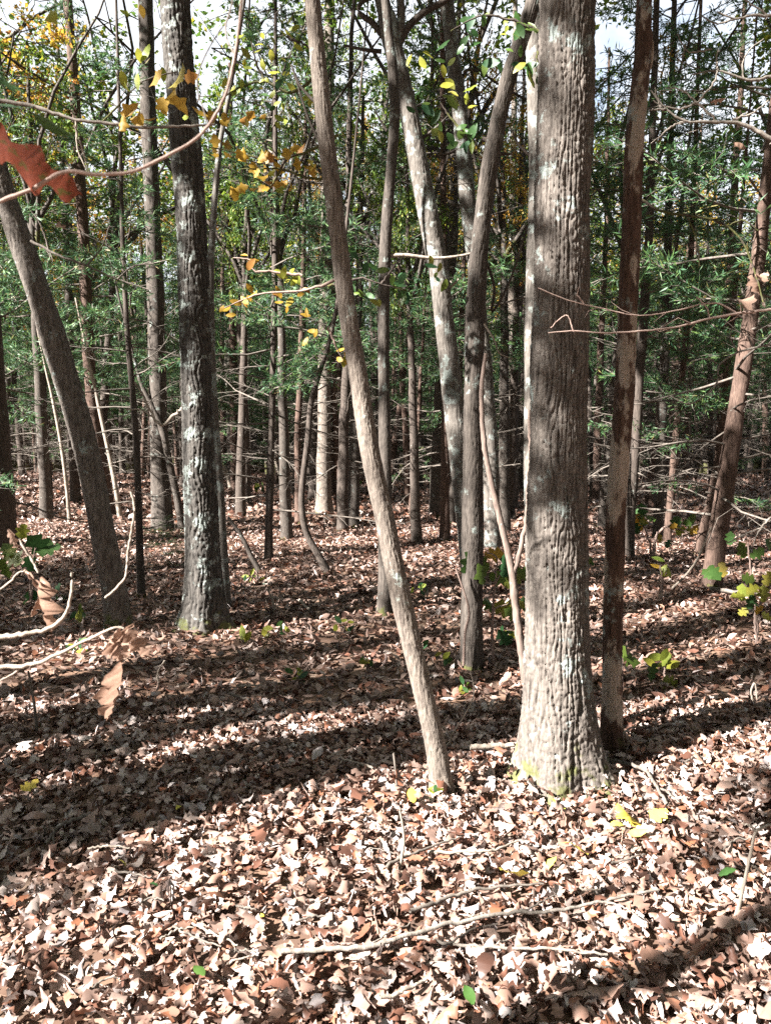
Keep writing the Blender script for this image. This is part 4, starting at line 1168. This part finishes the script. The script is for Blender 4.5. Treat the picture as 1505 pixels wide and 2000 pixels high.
seedling("oak seedling with lime and green leaves at the right edge", 1478, 1260, [[(1478, 1200), (1470, 1150), (1465, 1110), (1460, 1060)], [(1474, 1200), (1500, 1160), (1505, 1130)], [(1470, 1150), (1440, 1120), (1420, 1110)]],
    [(1448, 1158, 36, 'oak', Lm), (1440, 1165, 28, 'oak', Lm), (1470, 1152, 31, 'oak', Lm), (1482, 1192, 23, 'oak', Yw), (1490, 1160, 36, 'oak', S), (1500, 1130, 36, 'oak', S), (1460, 1130, 33, 'oak', S), (1395, 1118, 36, 'oak', S),
     (1410, 1112, 33, 'oak', Yw), (1448, 1075, 36, 'oak', S), (1478, 1080, 33, 'oak', S), (1500, 1065, 31, 'oak', S), (1425, 1052, 28, 'oak', S), (1498, 1205, 28, 'oak', Lm), (1450, 1195, 24, 'oak', S), (1465, 1175, 36, 'oak', S), (1380, 1122, 25, 'oak', S)])
seedling("small five leaved yellow green seedling right of the dead trunk", 1298, 1330, [[(1298, 1310), (1300, 1296)]],
    [(1270, 1296, 34, 'ellipse', Lm), (1290, 1298, 36, 'ellipse', Lm), (1312, 1298, 36, 'ellipse', Lm), (1300, 1288, 34, 'ellipse', Lm), (1280, 1284, 34, 'ellipse', Lm), (1312, 1276, 34, 'ellipse', Lm), (1296, 1279, 30, 'ellipse', Lm)])
seedling("dark green leaf pair on a low stem against the dead trunk", 1215, 1345, [[(1214, 1310), (1215, 1285)]], [(1210, 1276, 44, 'oak', S), (1232, 1288, 40, 'oak', S), (1275, 1312, 40, 'oak', S), (1308, 1334, 44, 'oak', S)])
seedling("yellow leaved slip growing in front of the right hand cedars", 1290, 1165, [[(1292, 1130), (1288, 1105)], [(1292, 1130), (1305, 1118)]], [(1285, 1092, 26, 'ellipse', S), (1296, 1112, 24, 'ellipse', Lm), (1306, 1118, 24, 'ellipse', Lm), (1280, 1105, 22, 'ellipse', Yw), (1300, 1122, 20, 'ellipse', Lm)])
seedling("twiggy bush with muted yellow and green leaves right of the dead trunk", 1275, 1090, [[(1262, 1040), (1240, 1005)], [(1285, 1040), (1330, 1015)], [(1280, 1050), (1300, 1030), (1345, 1040)]],
    near_pts([(1245, 1025), (1265, 1010), (1240, 1000), (1325, 1010), (1300, 1045), (1345, 1035), (1355, 1012), (1255, 1000)], S, 2, 24, (10, 7), 'oak') + near_pts([(1315, 1030), (1340, 1042), (1250, 1018)], Yw, 2, 22, (10, 6), 'oak'))
seedling("bright yellow three leaved plant at the dark oak's foot", 474, 1262, [[(474, 1250), (472, 1242)]], [(472, 1236, 30, 'ellipse', Lm), (484, 1244, 26, 'ellipse', Lm), (464, 1247, 24, 'ellipse', Lm)])
seedling("broad leaved green plant at the left edge behind the curled leaves", 60, 1180, [[(60, 1120), (70, 1070)], [(60, 1130), (30, 1090)], [(62, 1150), (100, 1170)]],
    [(75, 1065, 56, 'oak', S), (95, 1072, 50, 'oak', S), (25, 1090, 50, 'oak', S), (10, 1110, 46, 'oak', S), (45, 1038, 34, 'oak', Lm), (60, 1172, 46, 'oak', S), (120, 1178, 44, 'oak', S), (35, 1215, 50, 'oak', S), (110, 1150, 30, 'oak', S), (15, 1075, 40, 'oak', S), (60, 1100, 40, 'oak', S)])
small = [(670, 1240, "low green sprig left of the slim brown trunk's foot"), (822, 1280, "low green sprig right of the slim leaning trunk"), (715, 1305, "little green plant in the shade before the slim leaning trunk"), (880, 1305, "small green sprig left of the forked trunk's foot"),
         (850, 1560, "green moss tuft at the leaning trunk's foot"), (905, 1355, "round green moss tuft in front of the forked trunk"), (540, 1250, "tiny green plant right of the dark oak"), (500, 1140, "green and yellow plant in the shade right of the dark oak"),
         (590, 1330, "tiny dark green plant in the middle shade"), (820, 1165, "faint green sprig beyond the slim leaning trunk"), (160, 1215, "green plant in front of the left leaning trunk"), (150, 1275, "low green leaves below the curled brown leaves"),
         (1150, 1110, "green sprig just right of the big oak"), (990, 1250, "dark green sprig left of the big oak"), (690, 960, "green shrublet in the sunny strip far back"), (490, 965, "yellow green shrublet in the sunny strip behind the dark oak")]
for k, (u, v, lab) in enumerate(small):
    sz = 20 if v > 1200 else 15
    seedling(lab, u, v, None, [(u + rl.normal(0, 12), v - 14 + rl.normal(0, 7), sz * rl.uniform(0.7, 1.2), 'ellipse', S if rl.random() < 0.75 else Lm) for _ in range(7)], None, None, "small_plant")
b = ground(322, 1108)
t = thing("cedar_seedling", "knee high feathery green cedar seedling left of the dark oak", "seedling", b)
for nm, me in zip(("stem", "foliage"), CEDARS[4]):
    o = add(nm, me, t, (0, 0, -0.1)); o.scale = (0.24, 0.24, 0.11)

# ------------------------------------------------------------------ fallen sticks and bare stems
def stick(label, pts, w0, w1, extra=(), lift=0.03, name="fallen_stick", group=None, mat_=None, stand=False):
    G = [ground(u, v) for u, v in pts[:1]] if stand else [ground(u, v) for u, v in pts]
    b = G[0]
    t = thing(name, label, "stick" if not stand else "stem", b, group)
    def one(pp, a, c, nm):
        if stand:
            P = np.array([at(u, v, b[1]) for u, v in pp])
        else:
            P = np.array([ground(u, v) + np.array([0, 0, lift + 0.012 * math.sin(3.1 * i)]) for i, (u, v) in enumerate(pp)])
        C = catmull(P, max(8, 6 * len(P)))
        C[:, 2] += np.random.default_rng(int(pp[0][0])).normal(0, 0.0025, len(C))
        mb = MB(); mb.tube(C - b, np.linspace(px(a, P[0]) / 2, px(c, P[-1]) / 2, len(C)), 7)
        add(nm, mb.mesh(nm, mat_ or M_STICK), t)
    one(pts, w0, w1, "stick" if not stand else "stem")
    for e in extra:
        one(e, w1 * 0.9, w1 * 0.5, "twig")
stick("long pale fallen branch lying across the near leaves", [(550, 1888), (640, 1885), (720, 1878), (800, 1858), (900, 1828), (1000, 1815), (1080, 1808), (1180, 1790), (1285, 1764)], 11, 5, [[(1000, 1815), (1040, 1800), (1090, 1770)], [(720, 1878), (765, 1850), (800, 1835)], [(1180, 1790), (1215, 1800), (1245, 1822)]], 0.05, mat_=M_TWIG2)
stick("pale fallen branch just below the long one", [(815, 1860), (880, 1872), (960, 1878), (1060, 1882), (1185, 1892)], 7, 5, [[(960, 1878), (990, 1862), (1030, 1850)]], 0.045, mat_=M_TWIG2)
stick("thin grey stick above the long branch, left part", [(800, 1810), (840, 1795), (890, 1775), (960, 1762), (1060, 1752)], 9, 4, (), 0.05, mat_=M_TWIG)
stick("thin straight twig below the slim leaning trunk's foot", [(835, 1688), (900, 1690), (960, 1686), (1010, 1668)], 7, 4, (), 0.05)
stick("grey forked twig left of the thin straight twig", [(755, 1715), (790, 1700), (840, 1680), (900, 1660)], 7, 3, [[(790, 1700), (760, 1690), (720, 1680)]], 0.05, mat_=M_TWIG)
stick("pale thin stem standing in the leaves below the slim leaning trunk", [(778, 1705), (788, 1650), (786, 1610), (780, 1582)], 7, 5, stand=True, name="bare_stem")
stick("short thick stick left of the big oak's foot", [(918, 1479), (960, 1477), (1014, 1473)], 11, 9, (), 0.05)
stick("bent grey stick right of the big oak's foot", [(1160, 1503), (1210, 1509), (1256, 1524), (1278, 1556), (1302, 1592)], 8, 6, [[(1278, 1556), (1300, 1570), (1325, 1590)]], 0.05, mat_=M_TWIG)
stick("pale Y shaped bare stem standing at the right edge", [(1438, 1790), (1452, 1728), (1466, 1665), (1477, 1624), (1515, 1608)], 8, 5, [[(1477, 1624), (1460, 1612), (1448, 1608)], [(1468, 1690), (1490, 1706), (1520, 1730)]], stand=True, name="bare_stem")
stick("pale stick in the bottom edge leaves, centre", [(742, 1992), (785, 1978), (832, 1952)], 9, 6, (), 0.06)
stick("arched pale twig in front of the forked trunk", [(862, 1468), (880, 1445), (870, 1425), (850, 1418)], 6, 4, [[(878, 1440), (905, 1400), (925, 1355), (918, 1310)]], stand=True, name="bare_stem")
stick("thin pale twig beside the slim leaning trunk's foot, left", [(728, 1522), (700, 1512), (662, 1500)], 5, 3, (), 0.05)
stick("dark stick with a side twig in the left foreground", [(180, 1612), (140, 1628), (115, 1640), (90, 1675)], 8, 5, [[(115, 1640), (105, 1655), (110, 1690)]], 0.05, mat_=M_TWIG)
stick("short upright pale twig in the left foreground", [(55, 1702), (56, 1680), (54, 1668)], 7, 5, stand=True, name="bare_stem")
stick("thin curved pale twig below the dark oak", [(310, 1338), (308, 1315), (318, 1295), (322, 1290)], 4, 3, stand=True, name="bare_stem")
stick("short thin upright stem in shade before the curled leaves", [(73, 1430), (66, 1370), (55, 1310)], 6, 4, stand=True, name="bare_stem", mat_=M_TWIG)
stick("thin upright stem left of the short thick stick", [(775, 1545), (772, 1500), (768, 1470)], 6, 4, stand=True, name="bare_stem", mat_=M_TWIG)
stick("pair of pale looped stems low at the right edge", [(1470, 1372), (1466, 1350), (1474, 1336), (1478, 1370)], 4, 3, stand=True, name="bare_stem")
stick("long thin bare stem slanting up towards the leaning tan trunk", [(1305, 1155), (1340, 1122), (1365, 1085), (1388, 1030)], 5, 3, stand=True, name="bare_stem")
stick("mossy dead pole leaning between dark oak and narrow cedar", [(508, 1118), (490, 1085), (470, 1045), (445, 1010)], 12, 6, stand=True, name="dead_pole", mat_=M_BROWN)
stick("forked dead stems standing in the shade left of the slim trunk", [(535, 1200), (532, 1170), (520, 1150)], 5, 3, [[(534, 1190), (545, 1165), (548, 1150)]], stand=True, name="bare_stem")
stick("short pale stick in the shade left of the slim trunk", [(585, 1178), (595, 1190), (606, 1198)], 6, 5)
stick("slanting thin pole leaning far back left of the curved sapling", [(556, 965), (545, 925), (535, 890)], 7, 5, stand=True, name="dead_pole")
stick("grey fallen pole at the leaning tan trunk's foot", [(1385, 1160), (1440, 1168), (1500, 1172)], 9, 6, (), 0.05, mat_=M_TWIG)
rs = np.random.default_rng(91)
for k in range(26):
    u, v = rs.uniform(40, 1470), 1330 + 640 * rs.random()
    a = rs.uniform(-0.6, 0.6); L = rs.uniform(30, 95) * (v - 900) / 900
    stick("small loose twig lying among the leaves", [(u, v), (u + L * 0.5, v - L * 0.5 * a + rs.normal(0, 4)), (u + L, v - L * a * 0.8)], 5, 3, (), 0.05, "small_twig", "small twigs scattered on the leaves", M_TWIG if k % 2 else M_STICK)
